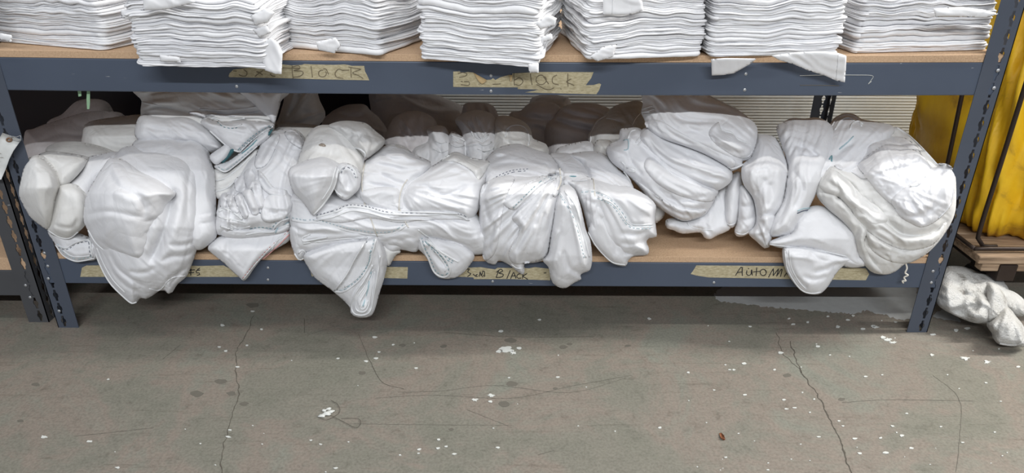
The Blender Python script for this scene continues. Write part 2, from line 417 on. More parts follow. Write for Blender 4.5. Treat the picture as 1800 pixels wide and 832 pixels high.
for k, (x, y, r) in enumerate(_fl):
    n = rnd.choice([6, 7, 8]) if r < 6 else 15; a0 = rnd.uniform(0, 6); lo_, hi_ = (.6, .6) if r < 6 else (.35, .85)
    el = rnd.uniform(.55, .95)
    pts = []
    for i in range(n):
        q = lo_+hi_*rnd.random(); pts.append((x+r*1.05*q*math.cos(a0+i*2*math.pi/n), y+r*.6*el*q*math.sin(a0+i*2*math.pi/n)))
    P = np.array(pts); Wp = atz(P[:, 0], P[:, 1], 0.0014); lo = Wp.copy(); lo[:, 2] = 0.0002
    tri = geometry.tessellate_polygon([[Vector((q[0], q[1], 0)) for q in Wp]])
    mesh_obj('paint_fleck', list(Wp)+list(lo), [tuple(t) for t in tri]+[(i, (i+1) % n, n+(i+1) % n, n+i) for i in range(n)], PAINTW, floor, False)
# dry leaf, lint with thread
def small_leaf():
    P = np.array([(1264, 762), (1268, 761), (1273, 766), (1275, 773), (1272, 774), (1267, 770)], float)
    zz = np.array([.002, .006, .012, .004, .001, .006]); Wp = np.array([atz(p[0], p[1], z) for p, z in zip(P, zz)])
    lo = Wp.copy(); lo[:, 2] -= 0.001; n = 6
    c = Wp.mean(0)
    o = mesh_obj('dry_leaf', list(Wp)+list(lo), [tuple(range(n)), tuple(range(n, 2*n))[::-1]]+[(i, (i+1) % n, n+(i+1) % n, n+i) for i in range(n)], LEAF, None, True, origin=(c[0], c[1], 0))
    tag(o, 'small reddish brown dry leaf scrap on the floor', 'leaf')
small_leaf()
c0 = atz(575, 728, 0)
lint = empty('lint_tangle', (c0[0], c0[1], 0)); tag(lint, 'tangle of white lint and dark thread on the floor', 'lint')
th = spline([(600, 712), (588, 708), (580, 705)], 2); th = spline([(582, 704), (594, 712), (596, 726), (575, 738), (560, 733), (572, 727), (600, 740), (625, 752), (634, 744), (628, 736), (600, 736)], 2)
mesh_obj('thread', *tube_geo(atz(th[:, 0], th[:, 1], 0.002), 0.0005, 5), CRACK, lint)
for k, (x, y, r) in enumerate([(566, 731, 4), (574, 727, 5), (582, 724, 4), (578, 719, 3), (570, 722, 3)]):
    bm = bmesh.new(); bmesh.ops.create_icosphere(bm, subdivisions=2, radius=1); rr = r*.0014; cc = atz(x, y, rr*.4)
    vs = [cc+np.array(v.co)*rr*np.array([1.5, 1, .5])*(1+.5*noise(v.co.x*2+k, v.co.y*2+v.co.z, 3)) for v in bm.verts]; bm.verts.index_update()
    fs = [[v.index for v in f.verts] for f in bm.faces]; bm.free(); mesh_obj('lint_tuft', vs, fs, PAINTW, lint)

# ------------------------------------------------------------------ racks
HW = 1.22; FL = 0.0575; TH = 0.0022; DEP = 0.90
ZL0, ZL1, ZU0, ZU1 = 0.1412, 0.2154, 0.6726, 0.7509
BT = 0.017; ZLT = ZL1+BT; ZUT = ZU1+BT
SAG_U, SAG_L = 0.0055, 0.001
def sag(x, s): return -s*max(0, 1-(x/HW)**2)
def slot_poly(cx, cz):
    hp = [(-.0030, .0178), (.0030, .0178), (.0036, .009), (.0068, .005), (.0070, -.003), (.0040, -.008), (.0030, -.0178), (-.0030, -.0178), (-.0040, -.008), (-.0070, -.003), (-.0068, .005), (-.0036, .009)]
    return [(cx+a, cz+b) for a, b in hp]
def slotted_strip(w, z0, z1, cx, pitch=0.0415, first=0.021):
    """flat strip in (s,z) with keyhole slots; returns 2-D points, triangles and rim loops"""
    pts = []; tris = []; loops = []
    z = z0; k = 0
    while z < z1-1e-6:
        zt = min(z+pitch, z1); o = [(0, z), (w, z), (w, zt), (0, zt)]; base = len(pts)
        if zt-z > pitch*.95:
            h = slot_poly(cx, z+first)
            polys = [[Vector((a, b, 0)) for a, b in o], [Vector((a, b, 0)) for a, b in h]]
            pts += o+h; loops.append([base+4+i for i in range(len(h))])
        else:
            polys = [[Vector((a, b, 0)) for a, b in o]]; pts += o
        for t in geometry.tessellate_polygon(polys): tris.append(tuple(base+i for i in t))
        z = zt
    return pts, tris, loops
def post(name, x_out, inward, y0, ydir, mat, parent, z1=1.25):
    """L-shaped angle post: front flange from x_out going inward, side flange going in ydir"""
    geos = []
    pts, tris, loops = slotted_strip(FL, 0.0, z1, FL*0.36)     # s measured from the outer edge
    def place(kind, off):
        if kind == 'f': return [(x_out+inward*s, y0+off*ydir, z) for s, z in pts]
        return [(x_out+inward*off, y0+ydir*s, z) for s, z in pts]
    for kind in ('f', 's'):
        A = place(kind, 0.0); B = place(kind, TH); n = len(A)
        fs = list(tris)+[tuple(i+n for i in t[::-1]) for t in tris]
        for L in loops: fs += [(L[i], L[(i+1) % len(L)], n+L[(i+1) % len(L)], n+L[i]) for i in range(len(L))]
        geos.append((A+B, fs))
        # closing edges
        s0, s1 = 0.0, FL
        for s in (s0, s1):
            q = [(s, 0), (s, z1)]
            if kind == 'f': vs = [(x_out+inward*s, y0+o*ydir, z) for o in (0, TH) for s, z in q]
            else: vs = [(x_out+inward*o, y0+ydir*s, z) for o in (0, TH) for s, z in q]
            geos.append((vs, [(0, 1, 3, 2)]))
    v, f = join(geos)
    return mesh_obj(name, v, f, mat, parent, smooth=False)
def bend(vs, s): return [(x, y, z+sag(x, s)) for x, y, z in vs]
def beam(parent, x0, x1, y0, y1, z0, z1, mat, s=0.0, name='beam'):
    v, f = box_geo(x0, x1, y0, y1, z0, z1, 0.0025, 24)
    return mesh_obj(name, bend(v, s), f, mat, parent, smooth=False)
rack = empty('shelving_unit', (0, DEP/2, 0))
tag(rack, 'wide blue-grey steel rack with two particle-board shelves of white cloth', 'shelving unit')
for xo, inw in ((-HW, 1), (HW, -1)):
    post('post', xo, inw, 0.0, 1, BLUEP, rack)
    post('post', xo, inw, DEP, -1, BLUEP, rack)
beams = {}
for nm, z0, z1, s in (('lower', ZL0, ZL1, SAG_L), ('upper', ZU0, ZU1, SAG_U)):
    b = beam(rack, -HW+.004, HW-.004, TH, 0.022, z0, z1, BLUE, s); beams[nm] = b
    beam(rack, -HW+.004, HW-.004, DEP-.022, DEP-TH, z0, z1, BLUE, s)
    for xx in (-HW+TH, HW-.022-TH): 
        v, f = box_geo(xx, xx+.02, .024, DEP-.024, z0, z1, .002); mesh_obj('side_beam', v, f, BLUE, rack, False)
    v, f = box_geo(-HW+.008, HW-.008, 0.0035, DEP-.004, z1+.0003, z1+BT, 0.001, 24)
    mesh_obj('shelf_board', bend(v, s), f, BOARD, rack, False)
v, f = box_geo(-HW+.01, -.32, DEP+.004, DEP+.016, .0, ZU1, .002); mesh_obj('added_dark_panel', v, f, NAVYP, rack, False)  # guessed navy panel, added so the wall behind the left half reads dark
def rivet(px, py, Y, parent, r=0.0042):
    c = at(px, py, Y); bm = bmesh.new(); bmesh.ops.create_uvsphere(bm, u_segments=10, v_segments=6, radius=r)
    vs = [c+np.array((v.co.x, v.co.y*.55, v.co.z)) for v in bm.verts]; bm.verts.index_update(); fs = [[v.index for v in f.verts] for f in bm.faces]; bm.free()
    mesh_obj('rivet', vs, fs, STEEL, parent)
for x, y in ((863, 133), (863, 160), (1311, 130), (1309, 158), (416, 152)): rivet(x, y, TH, beams['upper'])
for x, y in ((866, 495), (1255, 497), (471, 471), (471, 492)): rivet(x, y, TH, beams['lower'])
fr_posts = [o for o in rack.children if o.name.startswith('post')]
for x, y in ((1747, 155), (1754, 124), (1640, 477), (1637, 497)): rivet(x, y, 0, fr_posts[2], 0.0045)
for x, y in ((84, 468), (78, 445), (104, 547), (85, 490)): rivet(x, y, 0, fr_posts[0], 0.0045)

nb = empty('shelving_unit', (-1.9, DEP/2, 0))
tag(nb, 'neighbouring charcoal steel rack at the left edge, with a hanging tag', 'shelving unit')
NX = -1.262; NY = 0.028
post('post', NX, -1, NY, 1, GREYP, nb); post('post', NX, -1, NY+DEP, -1, GREYP, nb)
post('post', NX-1.3, 1, NY, 1, GREYP, nb); post('post', NX-1.3, 1, NY+DEP, -1, GREYP, nb)
for z0, z1 in ((0.085, 0.165), (ZU0, ZU1)):
    beam(nb, NX-1.296, NX-.004, NY+TH, NY+.022, z0, z1, GREYP); beam(nb, NX-1.296, NX-.004, NY+DEP-.022, NY+DEP-TH, z0, z1, GREYP)
    v, f = box_geo(NX-1.292, NX-.006, NY+.004, NY+DEP-.004, z1+.0003, z1+BT+.02, .001); mesh_obj('shelf_board', v, f, BOARD, nb, False)
v, f = box_geo(-2.6, NX+.02, .945, .957, .0, ZU1, .002); mesh_obj('added_dark_panel', v, f, NAVYP, nb, False)  # added to carry the darkness over the wall seen past the rack end
nbp = [o for o in nb.children if o.name.startswith('post')][0]
for x, y in ((45, 502), (53, 523)): rivet(x, y, NY, nbp, 0.0045)

# ------------------------------------------------------------------ cloth sculpting
ALLF = {}
def interp_depth(keys, U, V):
    if isinstance(keys, (int, float)): return np.full(U.shape, float(keys))
    if len(keys[0]) == 2:
        k = sorted(keys); return np.interp(V, [a for a, b in k], [b for a, b in k])
    num = 0; den = 0
    for x, y, d in keys:
        w = 1/(((U-x)**2+(V-y)**2)+60.0)**1.25; num = num+w*d; den = den+w
    return num/den
def fold_field(fd, U, V, seed):
    """oriented soft pleats: dict(ang=deg | rad=(x,y), lam, L, amp)"""
    if 'rad' in fd:
        cx, cy = fd['rad']; th = np.arctan2(V-cy, U-cx); r = np.hypot(U-cx, V-cy)
        lam = fd.get('lam', 14); R0 = fd.get('R0', 90.0)
        c = th*R0/lam; a = r/fd.get('L', 110); fade = np.clip(r/25, .15, 1)
    else:
        t = math.radians(fd.get('ang', 0)); lam = fd.get('lam', 14)
        # gentle curl of the direction so that pleats are not ruled lines
        wu = noise(U/95+3.1, V/95, seed+40)*26; wv = noise(U/95, V/95+9.7, seed+41)*26
        uu = U+wu; vv = V+wv
        a = (uu*math.cos(t)+vv*math.sin(t))/fd.get('L', 90); c = (-uu*math.sin(t)+vv*math.cos(t))/lam; fade = 1.0
    c = c+0.55*noise(a*1.3+5, c*.45, seed+1)
    c = c*1.3; a = a*.5
    n1 = noise(a, c*.7, seed+2); n2 = noise(a*1.3+11, c*1.7, seed+3)
    valley = 2.2*np.sqrt(n1*n1+.0004)-.55              # thin creases between full, rounded folds
    fine = 1.6*np.sqrt(n2*n2+.0006)-.4
    s = c*.6+.35*noise(a*.8, c*.3, seed+5); k = np.floor(s); fr = s-k
    saw = np.where(fr < .84, (fr/.84)**1.3, (1-fr)/.16)       # overlapping pleats
    ak = np.clip(noise(a*1.1+k*7.31, k*3.17, seed+6)*1.9+.1, 0, 1)
    patch = np.clip(.6+.9*noise(U/90, V/90, seed+9), .15, 1.2)
    wob = .45*noise(a*1.1+2, c*.5, seed+7)
    fac = .6*facet(a*1.8+wob, c*.5+wob*.8, seed+21)
    return (valley*.42*patch+fine*.42*patch+saw*ak*.85+fac*.55)*fade*fd.get('amp', .006)*ALLF.get('amp', 1.6)
def puff(parent, poly, Y, bulge=.05, edge=30, folds=(), creases=(), hems=(), mat=CLOTH, thick=None, step=1.8, name='folded_cloth',
         crumple=.0013, seed=None, ztop=ZLT, yfront=-.012, sp=True, lean=0.0, rough=0.0, clampz=True, layers=.0032, on=()):
    """a soft closed body: traced outline, its own distance Y, bulge towards the aisle, pleats, creases, a rounded back"""
    ALLF['n'] = ALLF.get('n', 0)+1
    seed = ALLF['n'] if seed is None else seed
    P = spline(poly, 4.5, True) if sp else np.array(poly, float)
    if rough:
        a = np.arange(len(P))*.35; P = P+np.stack([noise(a, a*0+.3, seed), noise(a, a*0+5.3, seed+1)], 1)*rough
    x0, y0 = P.min(0)-step; x1, y1 = P.max(0)+step
    us = np.arange(x0, x1+step, step); vs_ = np.arange(y0, y1+step, step)
    U, V = np.meshgrid(us, vs_); H, Wd = U.shape
    ins = inside(U, V, P)
    fall = 0.0
    if on:
        gy = np.minimum.reduce([q.depth(U[ins], V[ins]) for q in on]); fall = float(np.percentile(gy[gy < 4], 85))
    def depth(U, V, d):
        t = np.clip(d/edge, 0, 1); prof = .5*np.sqrt(np.clip(1-(1-t)**2, 0, 1))+.5*t*(2-t)
        yb = interp_depth(Y, U, V)
        for dq in on: yb = np.minimum(yb, dq.depth(U, V)-.0015)      # draped over what lies beneath
        if on: yb = np.where(yb > 4, fall, yb)                       # past its edge: hang at the edge's depth
        h = bulge*prof
        w = np.clip(d/9.0, 0, 1)
        if layers:          # edges of the cloth layers lying on one another, following the outline
            for q, (dq, sq) in enumerate(((5.0, 60), (10.5, 71), (17.0, 82))):
                pr = np.clip(noise(U/48+q*3.3, V/48, seed+sq)*2.2+.15, 0, 1); dn = d+2.5*noise(U/30, V/30, seed+sq+1)
                h = h+layers*pr*(np.where(dn > dq, np.exp(-(dn-dq)/5.0), -.4*np.exp(-(dq-dn)/1.6)))
        for k, fd in enumerate(folds): h = h+fold_field(fd, U, V, seed*7+k*13)*w
        if crumple: wx = 5*noise(U/21, V/21, seed+8); h = h+w*crumple*(1.2*facet((U*.8+V*.6+wx)/44, (V*.8-U*.6-wx)/36, seed)+.6*facet((U*.5-V*.87+wx)/19, (V*.5+U*.87)/15, seed+5)+1.2*noise(U/50, V/50, seed+6))
        for cr in creases:
            pts, amp, wid = cr[0], cr[1]*.85, cr[2]*.72; kind = cr[3] if len(cr) > 3 else 'v'
            Q = spline(pts, 6.0); dd, _, _, fr, sd = seg_dist(U, V, Q, False)
            en = np.clip(np.minimum(fr, 1-fr)*7+.15, 0, 1) if kind != 'S' else 1.0
            if kind == 'v': h = h-w*en*amp*(.75*np.exp(-dd/(wid*.75))+.35*np.exp(-(dd/(wid*2))**2)-.18*np.exp(-((dd-wid*2.6)/(wid*1.3))**2))
            elif kind == 'r': h = h+w*en*amp*np.exp(-dd/wid)
            else:      # overlap step: left of the stroke lies on top
                h = h+w*en*amp*np.where(sd > 0, np.exp(-dd/(wid*4)), -.6*np.exp(-dd/(wid*1.2)))
        yf = yb-h
        if clampz:
            q = ray(U, V); tt = (ztop+.001-CZ)/q[..., 2]; yt = CY+q[..., 1]*tt
            ymax = np.where(yt > yfront, yt, yfront)
            yb = np.minimum(yb, ymax); yf = np.minimum(yf, ymax-.0005-.006*prof)
        return yf, yb, prof
    # keep cells touching the inside; pull their outer corners onto the outline
    cell = ins[:-1, :-1] | ins[1:, :-1] | ins[:-1, 1:] | ins[1:, 1:]
    used = np.zeros_like(ins); used[:-1, :-1] |= cell; used[1:, :-1] |= cell; used[:-1, 1:] |= cell; used[1:, 1:] |= cell
    d, bx, by, _, _ = seg_dist(U, V, P, True)
    near = ins & (d < step*.42)
    snap = used & (~ins | near)
    U = np.where(snap, bx, U); V = np.where(snap, by, V); d = np.where(snap, 0, d)
    yf, yb, prof = depth(U, V, d)
    um = used.astype(float)
    for _ in range(1):                     # take the grid teeth off sharp diagonal creases
        pad = lambda z: np.pad(z, 1)
        A_ = pad(yf*um); M_ = pad(um); num = 0; den = 0
        for dy, dx, wt in ((0, 0, 4), (0, 1, 2), (0, -1, 2), (1, 0, 2), (-1, 0, 2), (1, 1, 1), (1, -1, 1), (-1, 1, 1), (-1, -1, 1)):
            num = num+wt*A_[1+dy:A_.shape[0]-1+dy, 1+dx:A_.shape[1]-1+dx]; den = den+wt*M_[1+dy:M_.shape[0]-1+dy, 1+dx:M_.shape[1]-1+dx]
        yf = np.where(used & ~snap, num/np.maximum(den, 1e-9), yf)
    idx = -np.ones(U.shape, int); idx[used] = np.arange(used.sum())
    PF = at(U[used], V[used], yf[used]); PB0 = at(U[used], V[used], yb[used])
    tk = (bulge*.8+.012 if thick is None else thick)*prof[used]
    # backs of hanging parts stop at the beam
    hang = (PB0[:, 2] < ztop+.004) & clampz
    tk = np.where(hang, np.minimum(tk, np.maximum(.0, -.004-PB0[:, 1])), tk)
    PB = PB0.copy(); PB[:, 1] += tk
    if clampz: PB[:, 2] = np.where((PB[:, 1] > -.003), np.maximum(PB[:, 2], ztop+.001), PB[:, 2])
    n = len(PF); border = snap[used]; bidx = np.where(border, np.arange(n), np.arange(n)+n)
    PF[border] = PB0[border]
    ci, cj = np.nonzero(cell)
    a = idx[ci, cj]; b = idx[ci, cj+1]; c = idx[ci+1, cj+1]; e = idx[ci+1, cj]
    allb = border[a] & border[b] & border[c] & border[e]
    front = np.stack([a, e, c, b], 1); back = np.stack([bidx[a], bidx[b], bidx[c], bidx[e]], 1)[~allb]
    o = mesh_obj(name, np.concatenate([PF, PB]), front.tolist()+back.tolist(), mat, parent)
    def surf(pts, lift=.0015):
        q = np.asarray(pts, float); dd = seg_dist(q[:, 0], q[:, 1], P, True)[0]
        dd = np.where(inside(q[:, 0], q[:, 1], P), dd, 0)
        yf = depth(q[:, 0], q[:, 1], dd)[0]; return at(q[:, 0], q[:, 1], yf-lift)
    def under(u, v):
        dd = seg_dist(u, v, P, True)[0]; i = inside(u, v, P)
        return np.where(i, depth(u, v, np.where(i, dd, 0))[0], 9.0)
    surf.depth = under
    for hm in hems: hem(o, surf, **hm)
    o['_s'] = 0; del o['_s']
    return o, surf
def hem(parent, surf, pts, r=.0026, stitch=None, dash=3.6, off=3.0, double=False, mat=HEM, lift=.0008, body=True):
    P = spline(pts, 3.0); r = r*.8
    if body: mesh_obj('hem', *tube_geo(surf(P, lift), r, 6), mat, parent)
    if stitch:
        t = np.gradient(P, axis=0); t /= np.linalg.norm(t, axis=1)[:, None]+1e-9; nn = np.stack([-t[:, 1], t[:, 0]], 1)
        geos = []
        for oo in ([off, off+3.4] if double else [off]):
            Q = P+nn*oo
            Q = spline(Q, 1.5) if len(Q) > 3 else Q
            G = surf(Q, .0012); L = 3; gap = 1
            for i in range(0, len(G)-2, L+gap):
                seg = G[i:i+L]
                if len(seg) > 1: geos.append(tube_geo(seg, .0008, 4))
        if geos: mesh_obj('stitching', *join(geos), stitch, parent)
def bundle(name, label, px, py, Y, cat='cloth bundle', z=ZLT, group='cloth bundles on the lower shelf'):
    p = at(px, py, Y); o = empty(name, (p[0], Y, z)); tag(o, label, cat, group); return o
def cord(parent, surf, pts, r=.0013, mat=STRING, name='string', lift=.002):
    P = spline(pts, 3.0); mesh_obj(name, *tube_geo(surf(P, lift), r, 5), mat, parent)
def decal(parent, surf, pts, mat, name='stain', lift=.0008):
    P = spline(pts, 2.0, True); c = P.mean(0)
    ring = [surf(c+(P-c)*s, lift) for s in (1.0, .66, .33)]; n = len(P); vs = np.concatenate(ring+[surf(np.array([c]), lift)])
    fs = []
    for k in range(2): fs += [(k*n+i, k*n+(i+1) % n, (k+1)*n+(i+1) % n, (k+1)*n+i) for i in range(n)]
    fs += [(2*n+i, 2*n+(i+1) % n, 3*n) for i in range(n)]
    mesh_obj(name, vs, fs, mat, parent)
# ---- bundle 1: big soft bundle at the left end
ALLF['amp'] = 0.75
B1 = bundle('cloth_bundle', 'big smooth white cloth bundle bulging over the left end of the lower shelf', 230, 430, 0.05)
puff(B1, [(233, 253), (260, 240), (298, 237), (318, 244), (340, 244), (362, 260), (371, 293), (378, 318), (379, 385), (382, 402), (380, 418), (369, 429), (349, 440), (325, 425), (300, 340), (240, 290)],
     [(235, .17), (300, .06), (440, -.02)], .05, 26, [dict(ang=80, lam=16, L=90, amp=.007)], [([(352, 380), (365, 378), (379, 374)], .006, 3, 's'), ([(350, 395), (366, 392), (380, 388)], .006, 3)], mat=CLOTH)
puff(B1, [(80, 267), (93, 253), (118, 249), (150, 252), (185, 262), (205, 276), (190, 300), (150, 300), (115, 290)], [(249, .19), (300, .08)], .04, 22, [dict(ang=20, lam=14, L=70, amp=.005)], mat=CLOTH_W)
puff(B1, [(64, 276), (80, 267), (105, 268), (150, 277), (150, 290), (133, 312), (110, 330), (98, 322), (92, 300), (78, 284)], [(267, .08), (330, -.01)], .04, 22, [dict(ang=150, lam=16, L=70, amp=.004)], mat=CLOTH_W)
puff(B1, [(149, 280), (172, 272), (205, 268), (200, 290), (170, 318), (158, 345), (152, 385), (138, 370), (124, 335), (108, 325), (136, 303)], [(270, .10), (385, -.04)], .035, 20, [dict(ang=110, lam=18, L=90, amp=.005)])
puff(B1, [(53, 276), (43, 291), (36, 320), (33, 341), (38, 355), (51, 379), (66, 393), (84, 404), (92, 392), (95, 370), (97, 350), (103, 327), (98, 302), (80, 283), (66, 274)],
     [(274, .03), (330, -.035), (404, -.03)], .06, 34, [dict(ang=70, lam=26, L=80, amp=.004)], [([(53, 280), (60, 290), (68, 298)], .006, 4)], mat=CLOTH_W)
puff(B1, [(84, 407), (98, 431), (111, 449), (131, 461), (150, 459), (170, 455), (172, 430), (156, 420), (130, 410), (105, 405)], [(405, -.01), (460, -.018)], .022, 14,
     [dict(ang=15, lam=9, L=50, amp=.004)], [([(113, 440), (128, 432), (150, 428), (158, 440), (160, 455)], .006, 3)],
     [dict(pts=[(98, 431), (111, 449), (131, 459), (150, 458), (166, 454)], stitch=LBLUE, off=-4), dict(pts=[(98, 430), (116, 436), (132, 427), (156, 422), (160, 440), (163, 453)], stitch=NAVY), dict(pts=[(110, 440), (124, 450), (140, 452), (158, 450)], r=.002)], mat=CLOTH)
puff(B1, [(103, 325), (94, 350), (88, 376), (84, 406), (104, 418), (122, 420), (137, 409), (150, 395), (156, 370), (152, 345), (140, 330), (124, 324)], [(325, -.01), (420, -.035)], .04, 26,
     [dict(ang=150, lam=15, L=60, amp=.004)], [([(95, 395), (110, 400), (128, 400), (136, 385)], .006, 3), ([(133, 385), (136, 398), (126, 410)], .005, 3)],
     [dict(pts=[(84, 405), (104, 417), (122, 419), (137, 408)], r=.0022)], mat=CLOTH_W)
o, sf = puff(B1, [(205, 269), (220, 258), (260, 256), (309, 263), (336, 277), (351, 300), (355, 331), (352, 358), (349, 405), (345, 440), (336, 468), (327, 487), (312, 500), (303, 514), (296, 517), (289, 511), (281, 511), (268, 520), (256, 526), (247, 524), (240, 533), (232, 535), (216, 523), (193, 498), (176, 467), (164, 436), (156, 415), (150, 370), (165, 310), (190, 280)],
     [(256, .12), (300, .05), (400, -.02), (535, -.022)], .075, 55, [dict(ang=35, lam=20, L=120, amp=.006), dict(ang=70, lam=34, L=120, amp=.005)],
     [([(309, 330), (300, 360), (290, 400), (275, 440), (262, 462)], .03, 9), ([(190, 440), (205, 470), (232, 492), (262, 508)], .012, 4), ([(180, 440), (200, 480), (222, 503), (250, 516)], .010, 4),
      ([(348, 440), (325, 450), (300, 452), (280, 462)], .010, 5), ([(330, 470), (300, 490), (285, 508)], .009, 4), ([(318, 478), (304, 495), (294, 510)], .008, 3), ([(345, 425), (320, 432), (295, 430)], .007, 4), ([(275, 470), (255, 480), (225, 478)], .008, 4),
      ([(235, 500), (255, 512), (262, 520)], .007, 3), ([(338, 280), (330, 330), (330, 390)], .006, 5)],
     [dict(pts=[(164, 434), (176, 466), (193, 497), (216, 521), (231, 533), (240, 531)], r=.003), dict(pts=[(170, 436), (183, 466), (199, 493), (220, 515)], r=.002), dict(pts=[(262, 508), (281, 510), (300, 490), (327, 485)], r=.002)])
o, sf = puff(B1, [(193, 279), (212, 280), (231, 286), (265, 303), (291, 322), (308, 341), (300, 352), (293, 362), (289, 385), (280, 400), (274, 418), (269, 433), (264, 450), (260, 468), (252, 473), (229, 470), (198, 452), (170, 431), (155, 406), (147, 388), (148, 362), (153, 340), (168, 313), (182, 292)],
     [(279, .035), (340, -.05), (473, -.055)], .085, 70, [dict(rad=(193, 272), lam=24, L=140, amp=.005), dict(ang=160, lam=30, L=90, amp=.003)],
     [([(190, 300), (200, 318), (218, 334), (244, 345), (254, 360), (253, 385)], .010, 7), ([(258, 390), (275, 386), (290, 378)], .008, 4), ([(262, 400), (272, 397), (284, 390)], .007, 3), ([(150, 378), (190, 372), (240, 380), (255, 383)], .006, 5), ([(170, 420), (205, 445), (235, 455), (262, 452)], .010, 4), ([(255, 412), (268, 405), (278, 398)], .008, 3)],
     [dict(pts=[(155, 405), (171, 430), (198, 450), (228, 468), (250, 471), (259, 466)], r=.0026)])

# ---- bundle 2: folded pile behind, pushed up under the upper beam
ALLF['amp'] = 1.6
B2 = bundle('cloth_bundle', 'half-shaded pile of folded white cloths with a teal hem behind the left bundle', 350, 330, .3)
puff(B2, [(250, 150), (249, 178), (247, 200), (252, 240), (260, 300), (300, 345), (360, 350), (410, 330), (470, 260), (484, 214), (493, 180), (497, 150)], [(150, .27), (215, .22), (345, .2)], .05, 22,
     [dict(ang=8, lam=11, L=130, amp=.012)], [([(250, 185), (290, 188), (340, 200)], .012, 4), ([(350, 192), (400, 200), (460, 196)], .012, 3), ([(350, 205), (400, 212), (470, 208)], .012, 3), ([(355, 175), (400, 178), (440, 172)], .008, 4)],
     [dict(pts=[(352, 210), (365, 202), (400, 204), (440, 200), (470, 192)], r=.003), dict(pts=[(352, 192), (400, 194), (455, 188)], r=.003), dict(pts=[(250, 180), (275, 185), (300, 190)], r=.003), dict(pts=[(357, 216), (375, 208), (395, 212), (430, 208)], r=.003)], mat=CLOTH_W)
puff(B2, [(422, 158), (492, 158), (491, 178), (487, 200), (482, 217), (472, 208), (460, 197), (440, 178)], [(158, .2), (217, .17)], .02, 18, [dict(ang=60, lam=18, L=90, amp=.003)], [([(488, 165), (486, 195), (481, 215)], .005, 3)])
puff(B2, [(250, 202), (238, 222), (239, 242), (262, 250), (320, 250), (345, 252), (370, 268), (392, 262), (380, 240), (360, 222), (330, 206), (290, 205)], [(200, .19), (268, .13)], .04, 18,
     [dict(ang=25, lam=12, L=100, amp=.008)], [([(245, 222), (270, 226), (300, 230)], .006, 3), ([(300, 212), (330, 225), (365, 250)], .008, 4)], mat=CLOTH)
puff(B2, [(330, 198), (345, 196), (362, 205), (352, 215), (370, 232), (392, 252), (405, 262), (422, 268), (441, 248), (460, 232), (482, 220), (462, 214), (420, 212), (385, 214), (355, 205)], [(196, .16), (268, .10)], .03, 14,
     [dict(ang=20, lam=10, L=80, amp=.009)], [([(385, 212), (405, 222), (440, 222)], .008, 3), ([(370, 226), (395, 228), (440, 238)], .008, 3)],
     [dict(pts=[(384, 213), (394, 221), (410, 223), (425, 219)], stitch=TEAL, off=2.5), dict(pts=[(369, 230), (392, 251), (406, 262), (421, 267)], r=.003), dict(pts=[(421, 267), (438, 250), (458, 235), (480, 222)], r=.0035, stitch=TEAL, off=-4, double=True)])
puff(B2, [(368, 274), (384, 262), (398, 254), (406, 262), (400, 274), (390, 284), (380, 290), (372, 284)], [(254, .10), (290, .075)], .012, 8, [dict(ang=130, lam=12, amp=.002)])
puff(B2, [(384, 286), (395, 275), (404, 263), (414, 262), (404, 276), (392, 287)], [(262, .095), (290, .085)], .008, 6, mat=DTEAL, crumple=0, layers=0, name="teal_lining")
puff(B2, [(462, 239), (472, 232), (480, 226), (474, 238), (462, 243)], [(226, .12), (243, .11)], .006, 5, mat=DTEAL, crumple=0, layers=0, name="teal_lining")
puff(B2, [(376, 292), (395, 304), (412, 292), (432, 276), (450, 260), (474, 240), (470, 228), (440, 252), (420, 270), (400, 284)], [(228, .13), (304, .075)], .02, 9,
     [dict(ang=-38, lam=6, L=90, amp=.007)], (), [dict(pts=[(382, 296), (396, 302), (414, 290), (434, 273), (452, 257)], r=.0025, stitch=LBLUE, off=-3), dict(pts=[(425, 270), (440, 258), (452, 246)], r=.002, mat=TEAL)])
puff(B2, [(376, 298), (375, 325), (378, 345), (392, 350), (420, 320), (440, 290), (455, 268), (448, 262), (430, 280), (400, 303), (388, 300)], [(262, .12), (350, .04)], .02, 10,
     [dict(ang=-38, lam=7, L=90, amp=.007)], (), [dict(pts=[(380, 318), (398, 312), (420, 295), (440, 275)], r=.0025), dict(pts=[(378, 337), (400, 330), (424, 306)], r=.0025)], mat=CLOTH_W)

